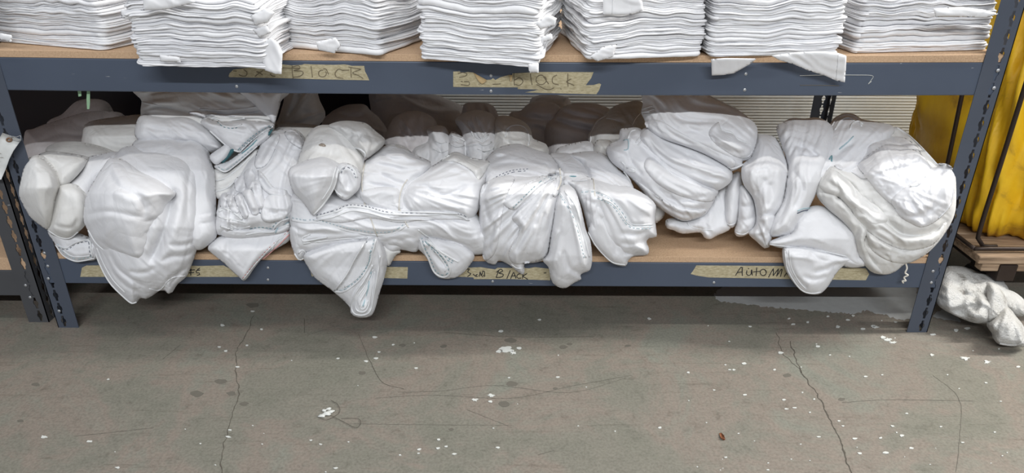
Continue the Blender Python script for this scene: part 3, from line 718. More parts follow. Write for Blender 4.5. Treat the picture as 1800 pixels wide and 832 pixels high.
# ---- bundle 3: crinkled bundle with ruffled hems and a hanging pink-hemmed corner
ALLF['amp'] = 1.8
B3 = bundle('cloth_bundle', 'crinkled white bundle with ruffled hems and a hanging corner hemmed in pink', 445, 420, .06)
puff(B3, [(365, 436), (383, 417), (430, 405), (510, 400), (510, 421), (492, 434), (471, 446), (458, 458), (446, 473), (436, 488), (428, 494), (421, 488), (408, 477), (395, 464), (378, 450)],
     [(400, .02), (440, -.02), (494, -.022)], .022, 12, [dict(ang=110, lam=26, L=90, amp=.003)], [([(400, 420), (400, 445), (404, 468)], .006, 5)],
     [dict(pts=[(508, 408), (481, 431), (451, 462), (427, 492)], r=.002, stitch=PINK, off=2.0), dict(pts=[(509, 412), (488, 433), (462, 456)], r=.0018, mat=PINK), dict(pts=[(500, 411), (483, 428), (478, 440)], r=.0025)])
o, sf = puff(B3, [(478, 231), (494, 228), (511, 226), (530, 237), (540, 262), (535, 310), (530, 360), (512, 390), (481, 406), (433, 409), (392, 415), (378, 405), (382, 366), (388, 338), (402, 333), (426, 298), (436, 281), (455, 262), (470, 240)],
     [(226, .17), (300, .08), (400, .0)], .055, 30, [dict(ang=105, lam=12, L=80, amp=.010), dict(ang=10, lam=16, L=70, amp=.005)],
     [([(400, 340), (415, 350), (425, 370), (432, 392)], .014, 4), ([(414, 330), (425, 345), (440, 372), (455, 372)], .012, 4), ([(454, 302), (462, 320), (478, 334), (505, 340)], .014, 4), ([(440, 300), (450, 320), (455, 345)], .010, 5), ([(396, 392), (420, 400), (460, 398), (500, 388)], .008, 4), ([(430, 310), (420, 330), (412, 345)], .010, 4), ([(470, 375), (500, 372), (520, 366)], .007, 4), ([(478, 240), (468, 262), (452, 290)], .010, 4)],
     [dict(pts=[(431, 391), (411, 387), (390, 383), (382, 375), (388, 366), (406, 371), (426, 386)], r=.0034), 
      dict(pts=[(434, 410), (442, 405), (460, 403), (478, 405), (484, 398), (494, 389), (510, 384)], r=.003, stitch=TEAL, off=-3), dict(pts=[(388, 398), (410, 404), (436, 408)], r=.003), dict(pts=[(404, 395), (420, 402), (440, 398)], r=.0026), dict(pts=[(450, 372), (458, 375), (464, 378)], r=.0013, mat=NAVY)], mat=CLOTH)
sf3 = sf
for poly, an in (([(386, 345), (394, 339), (399, 350), (397, 366), (388, 367)], 80), ([(397, 346), (408, 340), (414, 356), (419, 373), (409, 374), (401, 361)], 75), ([(412, 346), (424, 340), (430, 356), (437, 378), (429, 386), (420, 369)], 72),
                 ([(425, 336), (440, 332), (450, 350), (456, 374), (444, 378), (434, 357)], 70), ([(440, 321), (456, 318), (462, 340), (467, 364), (456, 368), (447, 346)], 75), ([(453, 300), (465, 309), (481, 329), (504, 335), (502, 345), (477, 344), (459, 328)], 35),
                 ([(428, 306), (440, 296), (448, 312), (447, 331), (435, 332)], 80), ([(411, 320), (424, 308), (432, 325), (429, 339), (416, 337)], 80), ([(460, 250), (478, 236), (492, 238), (484, 262), (468, 290), (450, 296), (448, 280)], 115), ([(500, 232), (516, 231), (530, 242), (532, 262), (518, 256), (506, 246)], 50), ([(470, 345), (505, 340), (515, 360), (500, 385), (470, 392), (458, 378)], 10)):
    puff(B3, poly, 5, .011, 6, [dict(ang=an, lam=9, L=60, amp=.003)], on=[sf3])
puff(B3, [(386, 404), (400, 396), (430, 398), (460, 398), (485, 402), (508, 388), (511, 402), (490, 412), (460, 416), (420, 420), (392, 416)], [(390, .0), (420, -.022)], .022, 9, [dict(ang=5, lam=6, L=80, amp=.005)], (),
     [dict(pts=[(432, 413), (455, 409), (480, 408), (487, 402), (509, 394)], r=.0026), dict(pts=[(484, 410), (490, 400), (508, 391)], r=.002, mat=LBLUE)])
puff(B3, [(382, 372), (390, 365), (408, 370), (428, 384), (436, 396), (420, 400), (396, 394), (383, 384)], [(365, -.005), (400, -.015)], .014, 8, [dict(ang=25, lam=8, amp=.004)], (), [dict(pts=[(384, 380), (400, 386), (422, 394)], r=.0024), dict(pts=[(385, 372), (394, 369), (412, 376), (430, 390)], r=.003)])

# ---- bundle 4: large tied bundle with a hanging tail
ALLF['amp'] = 1.25
B4 = bundle('cloth_bundle', 'large string-tied white bundle in the middle with a long folded tail hanging below the beam', 680, 430, .05)
o, sf = puff(B4, [(541, 236), (557, 222), (577, 220), (598, 224), (612, 236), (630, 262), (640, 285), (630, 320), (560, 330), (515, 310), (523, 284), (532, 258)], [(220, .15), (280, .05), (330, .0)], .05, 30,
     [dict(rad=(590, 235), lam=16, L=90, amp=.006)], [([(545, 245), (560, 232), (585, 228)], .006, 5), ([(592, 230), (600, 250), (625, 268)], .007, 5), ([(536, 262), (560, 268), (600, 275)], .005, 5)], mat=CLOTH_W)
decal(o, sf, [(560, 255), (564, 252), (570, 253), (573, 257), (566, 258)], BROWN)
decal(o, sf, [(562, 246), (566, 245), (568, 248), (563, 249)], CLOTH_G)
puff(B4, [(577, 221), (590, 215), (606, 213), (624, 214), (643, 218), (660, 232), (677, 247), (672, 258), (658, 270), (643, 279), (632, 268), (618, 258), (602, 242), (588, 230)], [(213, .14), (280, .05)], .05, 24,
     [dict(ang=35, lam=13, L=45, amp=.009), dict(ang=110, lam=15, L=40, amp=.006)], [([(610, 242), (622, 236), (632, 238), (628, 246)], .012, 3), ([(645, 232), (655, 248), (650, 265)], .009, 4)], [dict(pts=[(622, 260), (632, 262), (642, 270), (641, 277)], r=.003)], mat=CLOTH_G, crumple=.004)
# lower body
o4g, sf4 = puff(B4, [(511, 340), (508, 380), (511, 400), (510, 422), (519, 445), (540, 447), (601, 436), (646, 430), (681, 436), (710, 440), (732, 442), (745, 428), (768, 428), (810, 437), (832, 448), (857, 444), (872, 430), (868, 412), (850, 395), (830, 370), (780, 355), (700, 340), (620, 340), (560, 335)],
     [(335, .02), (400, -.025), (448, -.02)], .055, 30, [dict(ang=10, lam=13, L=100, amp=.008)],
     [([(530, 420), (550, 412), (590, 412), (640, 408)], .012, 4), ([(535, 430), (560, 424), (610, 420), (655, 414)], .012, 4), ([(735, 405), (752, 418), (790, 425), (820, 432)], .014, 4), ([(560, 392), (590, 400), (625, 408), (661, 413), (690, 411), (712, 399)], .010, 4), ([(700, 425), (720, 418), (734, 420)], .008, 4), ([(670, 430), (690, 420), (706, 418)], .008, 4), ([(850, 400), (845, 420), (858, 436)], .008, 4)],
     [dict(pts=[(513, 387), (535, 391), (557, 391), (590, 400), (623, 408), (661, 413), (690, 411), (705, 403), (714, 396)], r=.0034, stitch=LBLUE, off=-4), dict(pts=[(545, 412), (532, 418), (533, 424), (548, 422), (575, 417)], r=.0032), dict(pts=[(533, 428), (560, 425), (600, 420), (645, 418)], r=.003), dict(pts=[(735, 404), (752, 416), (775, 424), (800, 426), (815, 434)], r=.0028)])
puff(B4, [(511, 398), (512, 425), (517, 446), (524, 457), (531, 457), (537, 446), (545, 436), (575, 428), (575, 408), (540, 400)], [(398, -.03), (457, -.035)], .03, 12, [dict(ang=60, lam=14, amp=.004)], [([(523, 450), (525, 440), (533, 437)], .010, 3)], [dict(pts=[(518, 446), (525, 456), (532, 455), (537, 444), (530, 440), (525, 446)], r=.003)])
# hanging tail
o, sf = puff(B4, [(538, 444), (590, 428), (646, 420), (663, 415), (672, 430), (681, 458), (676, 487), (668, 513), (657, 549), (646, 558), (628, 558), (617, 551), (613, 538), (586, 513), (554, 489), (541, 469), (534, 456)],
     [(415, -.06), (470, -.03), (558, -.026)], .035, 24, [dict(rad=(655, 405), lam=16, L=150, R0=110, amp=.006)],
     [([(645, 425), (625, 456), (610, 484), (590, 511)], .013, 5, 's'), ([(655, 470), (648, 500), (640, 535)], .016, 6), ([(662, 440), (655, 480), (630, 520), (625, 545)], .009, 3), ([(616, 545), (622, 515), (638, 490)], .009, 3), ([(640, 552), (650, 540), (654, 510), (660, 470)], .008, 3)],
     [dict(pts=[(643, 423), (624, 455), (609, 483), (588, 511)], r=.0028, stitch=NAVY, off=-2.8), dict(pts=[(588, 513), (606, 512), (632, 492), (649, 466), (656, 440), (661, 420)], r=.0032, stitch=LBLUE, off=-3), dict(pts=[(649, 440), (645, 464), (628, 489), (606, 505)], r=.0024, stitch=LBLUE, off=-2.5),
      dict(pts=[(655, 466), (641, 492), (624, 518), (618, 540), (624, 552), (640, 554), (651, 546), (657, 520), (664, 480), (668, 450)], r=.003), dict(pts=[(655, 474), (643, 500), (629, 523), (625, 540), (631, 548), (641, 548), (648, 538), (652, 512), (659, 478)], r=.0028), dict(pts=[(653, 482), (645, 508), (634, 528), (632, 540), (637, 544), (643, 540), (647, 528)], r=.0024), dict(pts=[(652, 478), (647, 508), (640, 532), (638, 539)], r=.0026, mat=LBLUE)])
puff(B4, [(663, 418), (681, 432), (705, 442), (697, 448), (690, 458), (684, 468), (677, 462), (670, 440)], [(418, -.02), (468, -.02)], .02, 10, [dict(ang=70, lam=12, amp=.003)], mat=CLOTH_W)
puff(B4, [(672, 420), (700, 414), (728, 415), (738, 430), (732, 443), (715, 441), (705, 439), (690, 446), (678, 440)], [(414, -.03), (446, -.025)], .022, 10, [dict(ang=150, lam=10, amp=.006)])
# looped corner
puff(B4, [(737, 420), (757, 418), (790, 424), (815, 432), (834, 449), (826, 466), (814, 480), (799, 489), (777, 490), (763, 481), (755, 463), (745, 447), (735, 437)], [(418, -.045), (490, -.02)], .028, 16, [dict(ang=50, lam=11, L=70, amp=.006)],
     [([(752, 430), (768, 452), (784, 470)], .012, 5)],
     [dict(pts=[(738, 418), (745, 440), (753, 455), (763, 478), (777, 487), (788, 484), (791, 472), (780, 452), (762, 434), (748, 422)], r=.0032, stitch=TEAL, off=-3.2), dict(pts=[(752, 420), (768, 438), (790, 452), (806, 461)], r=.003, stitch=TEAL, off=3.2, double=True), dict(pts=[(764, 440), (776, 456), (784, 470), (782, 478)], r=.0022)])
# mid body between the ties
o, sfm = puff(B4, [(628, 300), (646, 278), (679, 256), (706, 257), (730, 273), (757, 287), (750, 305), (735, 325), (722, 350), (715, 380), (665, 376), (635, 362), (620, 335)], [(256, .13), (300, .05), (380, -.03)], .055, 28,
     [dict(ang=15, lam=11, L=60, amp=.010)], [([(640, 305), (660, 300), (690, 318), (715, 325)], .012, 4), ([(650, 292), (680, 292), (710, 300)], .010, 4), ([(690, 300), (715, 300), (740, 296)], .010, 4), ([(640, 318), (670, 326), (700, 332)], .012, 4)], mat=CLOTH)
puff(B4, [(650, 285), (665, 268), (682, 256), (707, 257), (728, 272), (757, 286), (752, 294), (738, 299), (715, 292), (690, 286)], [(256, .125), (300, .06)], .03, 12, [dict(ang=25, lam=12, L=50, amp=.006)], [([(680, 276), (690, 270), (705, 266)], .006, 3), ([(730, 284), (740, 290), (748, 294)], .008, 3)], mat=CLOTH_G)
puff(B4, [(632, 340), (660, 330), (700, 332), (706, 352), (704, 378), (680, 376), (650, 366)], [(330, -.035), (378, -.045)], .018, 12, [dict(ang=5, lam=14, amp=.003)])
# right lobe
o, sfr = puff(B4, [(708, 330), (720, 316), (740, 304), (768, 287), (792, 270), (806, 269), (824, 277), (845, 282), (860, 285), (856, 300), (851, 330), (846, 352), (838, 375), (822, 389), (800, 384), (757, 382), (715, 376), (702, 350)], [(269, .11), (320, .01), (389, -.045)], .06, 30,
     [dict(rad=(706, 332), lam=11, L=150, R0=120, amp=.008)], [([(716, 330), (745, 328), (775, 340), (800, 338), (820, 325)], .012, 4), ([(716, 325), (750, 310), (790, 300), (835, 318)], .008, 5), ([(786, 285), (815, 295), (838, 312), (848, 300)], .012, 5)],
     (), mat=CLOTH)
puff(B4, [(775, 283), (792, 270), (806, 269), (824, 277), (861, 285), (856, 298), (842, 316), (830, 302), (812, 290), (795, 284)], 5, 0.0074, 6, [dict(ang=40, lam=10, L=60, amp=.005)], on=[sfr], mat=CLOTH_W)
# long double hem across the front
puff(B4, [(556, 384), (590, 366), (618, 358), (645, 360), (680, 368), (720, 371), (800, 373), (826, 388), (800, 386), (740, 388), (700, 392), (650, 384), (600, 392)], 5, 0.0062, 5, [dict(ang=8, lam=8, L=100, amp=.003)], (),
     [dict(pts=[(557, 382), (590, 373), (614, 364), (646, 367), (679, 376), (723, 378), (801, 379), (822, 387)], r=.003, stitch=NAVY, off=-3.4, double=True), dict(pts=[(645, 360), (650, 368), (680, 376), (706, 373), (760, 374), (805, 376)], r=.003), dict(pts=[(552, 388), (585, 382), (615, 371), (645, 374), (690, 385), (740, 386)], r=.0024)], on=[sf4, sfm, sfr])
# open cone at the left
o, sfc = puff(B4, [(507, 311), (510, 296), (530, 285), (563, 274), (585, 280), (598, 289), (595, 303), (588, 329), (570, 358), (551, 379), (540, 366), (528, 351), (515, 337)], [(274, .02), (310, -.06), (380, -.07)], .045, 34,
     [dict(rad=(548, 385), lam=26, L=140, amp=.003), dict(ang=-20, lam=26, L=80, amp=.003)], [([(515, 300), (545, 290), (590, 290)], .005, 5)],
     [dict(pts=[(598, 289), (593, 305), (587, 329), (570, 357), (551, 378)], r=.0034), dict(pts=[(592, 292), (587, 308), (581, 328), (566, 352)], r=.002)])
puff(B4, [(594, 290), (608, 287), (624, 294), (634, 308), (632, 330), (622, 342), (607, 352), (593, 343), (588, 330), (590, 308)], [(287, -.03), (350, -.05)], .02, 14, [dict(ang=70, lam=12, amp=.005)], [([(606, 300), (614, 315), (610, 335)], .012, 6), ([(596, 336), (606, 344), (618, 340)], .008, 4)],
     [dict(pts=[(597, 304), (600, 296), (611, 291), (622, 298), (628, 312)], r=.0032, stitch=NAVY, off=3), dict(pts=[(588, 330), (592, 338), (602, 346)], r=.003)])
# ties
for sfx, pts in ((sfm, [(642, 284), (638, 305), (636, 325), (639, 352)]), (sf4, [(640, 356), (650, 380), (658, 402), (663, 416)]), (sfm, [(716, 316), (708, 328), (703, 345), (701, 370)]), (sf4, [(703, 368), (709, 384), (718, 400)])):
    cord(B4, sfx, pts, lift=.004)

# ---- bundle 5: tied bundle fanning out, right of the centre
ALLF['amp'] = 1.6
B5 = bundle('cloth_bundle', 'string-tied white bundle fanned out right of centre with teal-stitched hems', 990, 440, .05)
puff(B5, [(848, 300), (856, 278), (876, 260), (910, 253), (940, 263), (968, 273), (984, 300), (986, 330), (940, 350), (860, 350)], [(253, .20), (300, .07), (350, .0)], .05, 34, [dict(ang=12, lam=13, L=120, amp=.008)],
     [([(860, 282), (900, 272), (950, 285), (980, 304)], .008, 4), ([(858, 296), (900, 286), (950, 295), (980, 306)], .008, 4)], [dict(pts=[(855, 322), (880, 307), (904, 299), (928, 297)], body=False, stitch=NAVY, off=0, double=True)], mat=CLOTH)
puff(B5, [(966, 273), (985, 270), (1005, 272), (1024, 285), (1040, 312), (1030, 335), (985, 330), (978, 300)], [(270, .18), (335, .03)], .045, 22, [dict(ang=20, lam=10, L=60, amp=.008)], mat=CLOTH)
puff(B5, [(1000, 274), (1020, 268), (1046, 267), (1068, 275), (1088, 298), (1108, 318), (1112, 335), (1080, 345), (1035, 330), (1022, 290)], [(267, .18), (345, .03)], .045, 22, [dict(ang=22, lam=10, L=70, amp=.008)], mat=CLOTH)
o, sf5d = puff(B5, [(852, 328), (865, 310), (890, 303), (930, 302), (965, 306), (984, 306), (988, 318), (983, 340), (978, 370), (972, 405), (966, 440), (958, 456), (940, 462), (922, 464), (922, 474), (920, 483), (910, 478), (898, 468), (888, 462), (876, 458), (871, 465), (862, 464), (852, 458), (846, 440), (843, 400), (843, 360)],
     [(302, .05), (340, -.03), (400, -.035), (483, -.018)], .06, 34, [dict(rad=(985, 305), lam=11, L=150, R0=110, amp=.010)],
     [([(900, 385), (912, 400), (905, 425), (895, 455)], .016, 5), ([(940, 372), (930, 395), (915, 425), (905, 445)], .008, 5), ([(958, 372), (952, 395), (945, 420)], .008, 4), ([(965, 340), (950, 365), (942, 380)], .012, 4), ([(868, 390), (862, 420), (858, 445)], .010, 5), ([(850, 350), (856, 375), (862, 395)], .010, 4), ([(975, 345), (968, 375), (966, 410)], .010, 4)], [dict(pts=[(922, 471), (910, 472), (899, 465)], r=.0022)])
puff(B5, [(845, 350), (852, 372), (862, 395), (870, 412), (873, 430), (866, 440), (855, 448), (846, 440), (842, 400)], [(350, -.04), (448, -.03)], .02, 10, [dict(ang=60, lam=9, amp=.006)])
# central hanging tongue
puff(B5, [(980, 336), (994, 326), (1010, 333), (1020, 360), (1030, 404), (1038, 424), (1041, 456), (1037, 475), (1028, 479), (1020, 483), (1022, 491), (1010, 497), (996, 506), (984, 506), (972, 498), (967, 486), (964, 470), (954, 458), (964, 446), (969, 410), (974, 380)],
     [(326, -.01), (360, -.055), (450, -.05), (506, -.024)], .04, 22, [dict(rad=(988, 310), lam=14, L=170, R0=120, amp=.006)], [([(985, 340), (1004, 368), (1018, 400), (1030, 455)], .008, 4), ([(990, 440), (1000, 470), (1020, 482)], .009, 4), ([(968, 470), (985, 490), (1010, 492)], .006, 5), ([(985, 405), (975, 425), (965, 445)], .010, 4, 's')],
     [dict(pts=[(984, 338), (1004, 368), (1016, 396), (1030, 453)], r=.002, stitch=LBLUE, off=3), dict(pts=[(992, 336), (1010, 360), (1022, 398), (1036, 452)], r=.002)])
# right lobe
o, sf5g = puff(B5, [(990, 318), (1015, 312), (1038, 313), (1070, 320), (1110, 330), (1140, 347), (1153, 362), (1151, 380), (1153, 400), (1154, 416), (1141, 419), (1136, 424), (1141, 438), (1138, 448), (1120, 450), (1100, 452), (1070, 440), (1045, 432), (1034, 405), (1022, 360), (1008, 335)],
     [(312, .06), (350, -.01), (452, -.01)], .055, 30, [dict(rad=(1035, 300), lam=14, L=150, R0=130, amp=.008)], [([(1046, 340), (1078, 352), (1102, 380), (1112, 396), (1146, 397)], .010, 4), ([(1125, 352), (1138, 362), (1150, 362)], .010, 5), ([(1090, 410), (1120, 412), (1145, 405)], .007, 4), ([(1090, 428), (1115, 430), (1138, 424)], .007, 4), ([(1022, 350), (1035, 352), (1046, 360)], .010, 4), ([(1026, 372), (1036, 375), (1044, 380)], .010, 4)],
     [dict(pts=[(1022, 335), (1046, 335), (1076, 350), (1100, 377), (1110, 394), (1147, 395)], r=.0022, stitch=LBLUE, off=3), dict(pts=[(1052, 346), (1080, 361), (1104, 393), (1125, 399), (1147, 399)], r=.002, stitch=LBLUE, off=3)])
puff(B5, [(1046, 358), (1062, 366), (1076, 388), (1082, 408), (1098, 430), (1102, 444), (1114, 448), (1104, 458), (1100, 468), (1078, 464), (1062, 450), (1046, 432), (1034, 408), (1038, 390)], [(358, -.045), (468, -.025)], .03, 16, [dict(ang=60, lam=16, L=90, amp=.005)],
     [([(1052, 380), (1070, 395), (1082, 425), (1082, 450)], .008, 5)], [dict(pts=[(1034, 408), (1046, 430), (1062, 449), (1078, 462), (1099, 466)], r=.0024)])
o, sfs1 = puff(B5, [(940, 345), (965, 322), (982, 318), (980, 350), (974, 385), (968, 420), (962, 446), (950, 458), (922, 464), (902, 463), (894, 446), (905, 425), (913, 402), (900, 384), (915, 365)], 5, 0.0074, 6, [dict(rad=(985, 305), lam=12, L=150, R0=110, amp=.006)], [([(925, 400), (915, 425), (905, 445)], .006, 4), ([(962, 345), (948, 372), (940, 400)], .008, 4)], on=[sf5d])
puff(B5, [(845, 335), (858, 318), (880, 308), (905, 312), (890, 345), (882, 385), (876, 425), (868, 448), (852, 458), (845, 430), (843, 380)], 5, 0.0062, 6, [dict(rad=(985, 300), lam=12, L=150, R0=110, amp=.004)], on=[sf5d])
puff(B5, [(884, 358), (896, 347), (924, 326), (960, 307), (983, 307), (982, 312), (960, 321), (932, 343), (905, 369)], 5, 0.0074, 5, [dict(ang=-35, lam=9, L=100, amp=.002)], (), [dict(pts=[(904, 368), (931, 341), (956, 319), (981, 309)], r=.0028, stitch=TEAL, off=-3.2, double=True)], on=[sf5d, sfs1])
puff(B5, [(986, 306), (1005, 304), (1024, 308), (1042, 315), (1024, 318), (1002, 318), (988, 318)], 5, 0.0062, 5, [dict(ang=5, lam=5, amp=.004)], (), [dict(pts=[(996, 311), (1008, 310), (1023, 312)], r=.0018, mat=TEAL)], on=[sf5g])
o, sfk = puff(B5, [(976, 300), (990, 302), (992, 320), (986, 335), (976, 348), (970, 344), (978, 322)], 5, 0.0074, 5, [dict(ang=100, lam=7, amp=.004)], on=[sf5d, sfs1, sf5g])
cord(B5, sfk, [(984, 296), (985, 308), (986, 320), (980, 334)], .0018)
cord(B5, sf5g, [(1042, 310), (1044, 324), (1046, 345)], .0013)

# ---- bundle 6: big rolled bundle under the upper beam
ALLF['amp'] = 1.6
B6 = bundle('cloth_bundle', 'big loosely rolled white bundle touching the upper beam, right of the shelf middle', 1220, 390, .2)
puff(B6, [(1170, 390), (1184, 385), (1208, 388), (1236, 372), (1256, 338), (1284, 322), (1282, 380), (1284, 402), (1262, 414), (1247, 421), (1237, 417), (1231, 409), (1200, 411), (1184, 405), (1172, 401)], [(322, .15), (421, .05)], .03, 14, [dict(ang=70, lam=14, L=70, amp=.007)], [([(1205, 395), (1225, 402), (1245, 405)], .008, 3), ([(1240, 405), (1248, 412), (1246, 420)], .006, 3)],
     [dict(pts=[(1208, 392), (1216, 400), (1240, 404), (1252, 405)], r=.0018)])
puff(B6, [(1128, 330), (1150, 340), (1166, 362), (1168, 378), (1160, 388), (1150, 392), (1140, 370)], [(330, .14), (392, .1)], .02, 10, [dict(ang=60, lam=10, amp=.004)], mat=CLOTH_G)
o, sf6c = puff(B6, [(1066, 262), (1076, 252), (1088, 246), (1090, 229), (1104, 226), (1125, 226), (1140, 240), (1170, 270), (1230, 310), (1262, 330), (1256, 352), (1247, 368), (1236, 380), (1208, 389), (1188, 384), (1162, 368), (1134, 343), (1110, 314), (1096, 302), (1074, 284)], [(226, .18), (300, .10), (390, .06)], .06, 30,
     [dict(ang=38, lam=13, L=110, amp=.008), dict(ang=100, lam=18, L=50, amp=.004)], [([(1120, 246), (1146, 276), (1180, 305), (1222, 325)], .014, 5), ([(1150, 330), (1180, 352), (1215, 368), (1245, 366)], .010, 4), ([(1140, 335), (1170, 362), (1200, 378), (1230, 378)], .010, 4), ([(1150, 322), (1165, 338), (1185, 342)], .008, 4), ([(1100, 262), (1110, 285), (1130, 310)], .010, 4), ([(1160, 345), (1195, 352), (1245, 345)], .009, 5)],
     [dict(pts=[(1097, 302), (1104, 312), (1109, 322), (1107, 330)], r=.0028, stitch=NAVY, off=3), dict(pts=[(1102, 296), (1110, 293), (1118, 297), (1114, 302), (1104, 300)], r=.0026), dict(pts=[(1096, 247), (1104, 246), (1104, 262), (1097, 264)], r=.0018, mat=LBLUE), dict(pts=[(1104, 244), (1108, 232), (1118, 228)], r=.0026), dict(pts=[(1118, 250), (1128, 238), (1136, 232)], r=.0022), dict(pts=[(1121, 256), (1132, 244), (1140, 236)], r=.0022), dict(pts=[(1092, 284), (1099, 292), (1096, 300)], r=.0022)])
puff(B6, [(1120, 246), (1126, 232), (1140, 226), (1170, 244), (1210, 258), (1250, 275), (1282, 294), (1288, 310), (1283, 322), (1262, 335), (1240, 330), (1216, 322), (1182, 306), (1148, 277)], [(226, .15), (335, .07)], .06, 30, [dict(ang=32, lam=12, L=120, amp=.008)],
     [([(1150, 262), (1190, 290), (1240, 310), (1280, 318)], .010, 4), ([(1165, 245), (1200, 268), (1245, 290), (1275, 302)], .010, 4), ([(1250, 305), (1265, 300), (1282, 305)], .009, 3), ([(1205, 268), (1215, 285), (1228, 300)], .008, 4)], (), mat=CLOTH)
o, sf6a = puff(B6, [(1136, 150), (1130, 185), (1127, 198), (1133, 212), (1140, 230), (1160, 243), (1200, 257), (1240, 273), (1278, 295), (1286, 301), (1308, 291), (1304, 284), (1320, 278), (1331, 245), (1330, 222), (1316, 207), (1290, 189), (1245, 166), (1230, 150)], [(150, .26), (205, .19), (250, .12), (301, .09)], .07, 42,
     [dict(ang=32, lam=15, L=130, amp=.009)], [([(1150, 215), (1190, 240), (1240, 265), (1290, 280)], .009, 5), ([(1160, 180), (1185, 205), (1230, 235), (1262, 245)], .010, 5), ([(1262, 214), (1270, 230), (1288, 236), (1297, 246), (1320, 258)], .014, 5), ([(1265, 255), (1285, 265), (1308, 272)], .012, 4), ([(1140, 215), (1170, 235), (1215, 252)], .008, 4), ([(1250, 235), (1262, 255), (1290, 272)], .010, 4), ([(1190, 205), (1215, 215), (1235, 218)], .007, 4)],
     [dict(pts=[(1262, 216), (1268, 228), (1284, 233), (1296, 244), (1314, 252), (1321, 262), (1316, 274), (1302, 276)], r=.0035), dict(pts=[(1278, 293), (1290, 296), (1307, 289)], r=.003), dict(pts=[(1129, 192), (1136, 190), (1148, 186)], r=.0026), dict(pts=[(1128, 197), (1137, 196), (1150, 192)], r=.0026), dict(pts=[(1131, 201), (1140, 201), (1152, 198)], r=.0026)])
puff(B6, [(1262, 215), (1270, 229), (1288, 235), (1298, 246), (1322, 258), (1318, 275), (1300, 278), (1276, 266), (1255, 250), (1246, 232)], 5, 0.0087, 6, [dict(ang=40, lam=10, L=60, amp=.006)], on=[sf6a])
puff(B6, [(1134, 214), (1160, 212), (1200, 235), (1250, 262), (1292, 282), (1284, 296), (1240, 272), (1200, 256), (1160, 242), (1140, 229)], 5, 0.0074, 6, [dict(ang=30, lam=11, L=120, amp=.005)], on=[sf6a])
puff(B6, [(1145, 276), (1180, 305), (1222, 326), (1258, 336), (1252, 354), (1220, 352), (1180, 338), (1150, 318), (1132, 292)], 5, 0.0074, 6, [dict(ang=32, lam=13, L=110, amp=.004)], on=[sf6c])
puff(B6, [(1112, 314), (1136, 330), (1165, 352), (1200, 368), (1240, 368), (1232, 381), (1206, 388), (1186, 383), (1160, 366), (1134, 343)], 5, 0.0062, 5, [dict(ang=28, lam=8, L=110, amp=.005)], on=[sf6c])
cord(B6, sf6a, [(1246, 168), (1270, 180), (1296, 192)], .0012, lift=.008)

# ---- bundle 7: drooping bundle
ALLF['amp'] = 1.4
B7 = bundle('cloth_bundle', 'limp white cloth bundle drooping onto the bare board, with knobbly ends', 1335, 400, .1)
puff(B7, [(1286, 312), (1302, 303), (1306, 330), (1302, 365), (1298, 385), (1292, 398), (1282, 401), (1274, 388), (1273, 350), (1279, 326)], [(303, .12), (401, .07)], .04, 16, [dict(ang=95, lam=12, L=80, amp=.007)], (), [dict(pts=[(1276, 392), (1284, 396), (1293, 392)], r=.0022)])
puff(B7, [(1302, 325), (1324, 342), (1332, 384), (1326, 404), (1305, 416), (1292, 412), (1297, 388), (1298, 350)], [(325, .09), (416, .045)], .04, 16, [dict(ang=80, lam=11, L=60, amp=.007)], [([(1300, 360), (1312, 365), (1325, 358)], .010, 4), ([(1298, 384), (1312, 388), (1328, 380)], .010, 4)], [dict(pts=[(1293, 410), (1308, 412), (1324, 402)], r=.0024)])
o, sf7 = puff(B7, [(1330, 240), (1345, 237), (1362, 241), (1374, 260), (1384, 290), (1384, 316), (1376, 362), (1364, 382), (1361, 402), (1352, 435), (1344, 437), (1330, 425), (1316, 411), (1326, 400), (1330, 384), (1324, 350), (1306, 322), (1305, 294), (1320, 277)],
     [(237, .17), (300, .06), (437, .01)], .055, 30, [dict(ang=95, lam=14, L=110, amp=.009)], [([(1326, 302), (1336, 300), (1348, 298), (1344, 306)], .012, 4), ([(1324, 345), (1340, 330), (1345, 312)], .010, 5), ([(1332, 382), (1350, 376), (1364, 378)], .012, 4), ([(1335, 385), (1345, 405), (1355, 410)], .010, 4), ([(1322, 410), (1340, 415), (1356, 408)], .008, 4), ([(1352, 320), (1358, 345), (1350, 365)], .010, 7), ([(1330, 400), (1342, 420), (1350, 430)], .008, 4)])

puff(B7, [(1334, 384), (1364, 380), (1361, 402), (1351, 434), (1342, 420), (1336, 402)], 5, 0.0062, 5, [dict(ang=75, lam=10, L=60, amp=.004)], on=[sf7])

# ---- bundle 8: big round bundle at the right end
ALLF['amp'] = 1.2
B8 = bundle('cloth_bundle', 'big round white cloth bundle at the right post with a broad flap hanging down', 1540, 430, .1)
puff(B8, [(1366, 230), (1378, 216), (1396, 208), (1418, 209), (1438, 207), (1458, 217), (1470, 240), (1460, 290), (1440, 330), (1420, 370), (1402, 400), (1392, 412), (1358, 417), (1352, 405), (1362, 380), (1378, 350), (1384, 310), (1382, 280)], [(207, .21), (260, .12), (320, .04), (417, .0)], .05, 26,
     [dict(ang=105, lam=12, L=100, amp=.009)], [([(1420, 215), (1410, 250), (1408, 275)], .010, 4), ([(1395, 255), (1420, 262), (1438, 275)], .012, 4), ([(1395, 300), (1410, 330), (1395, 370)], .010, 5), ([(1410, 270), (1425, 275), (1440, 270)], .010, 4), ([(1388, 330), (1378, 370), (1365, 400)], .010, 4)],
     [dict(pts=[(1402, 371), (1412, 367), (1424, 366)], r=.002, mat=LBLUE), dict(pts=[(1402, 375), (1412, 371), (1424, 369)], r=.002, mat=NAVY)])
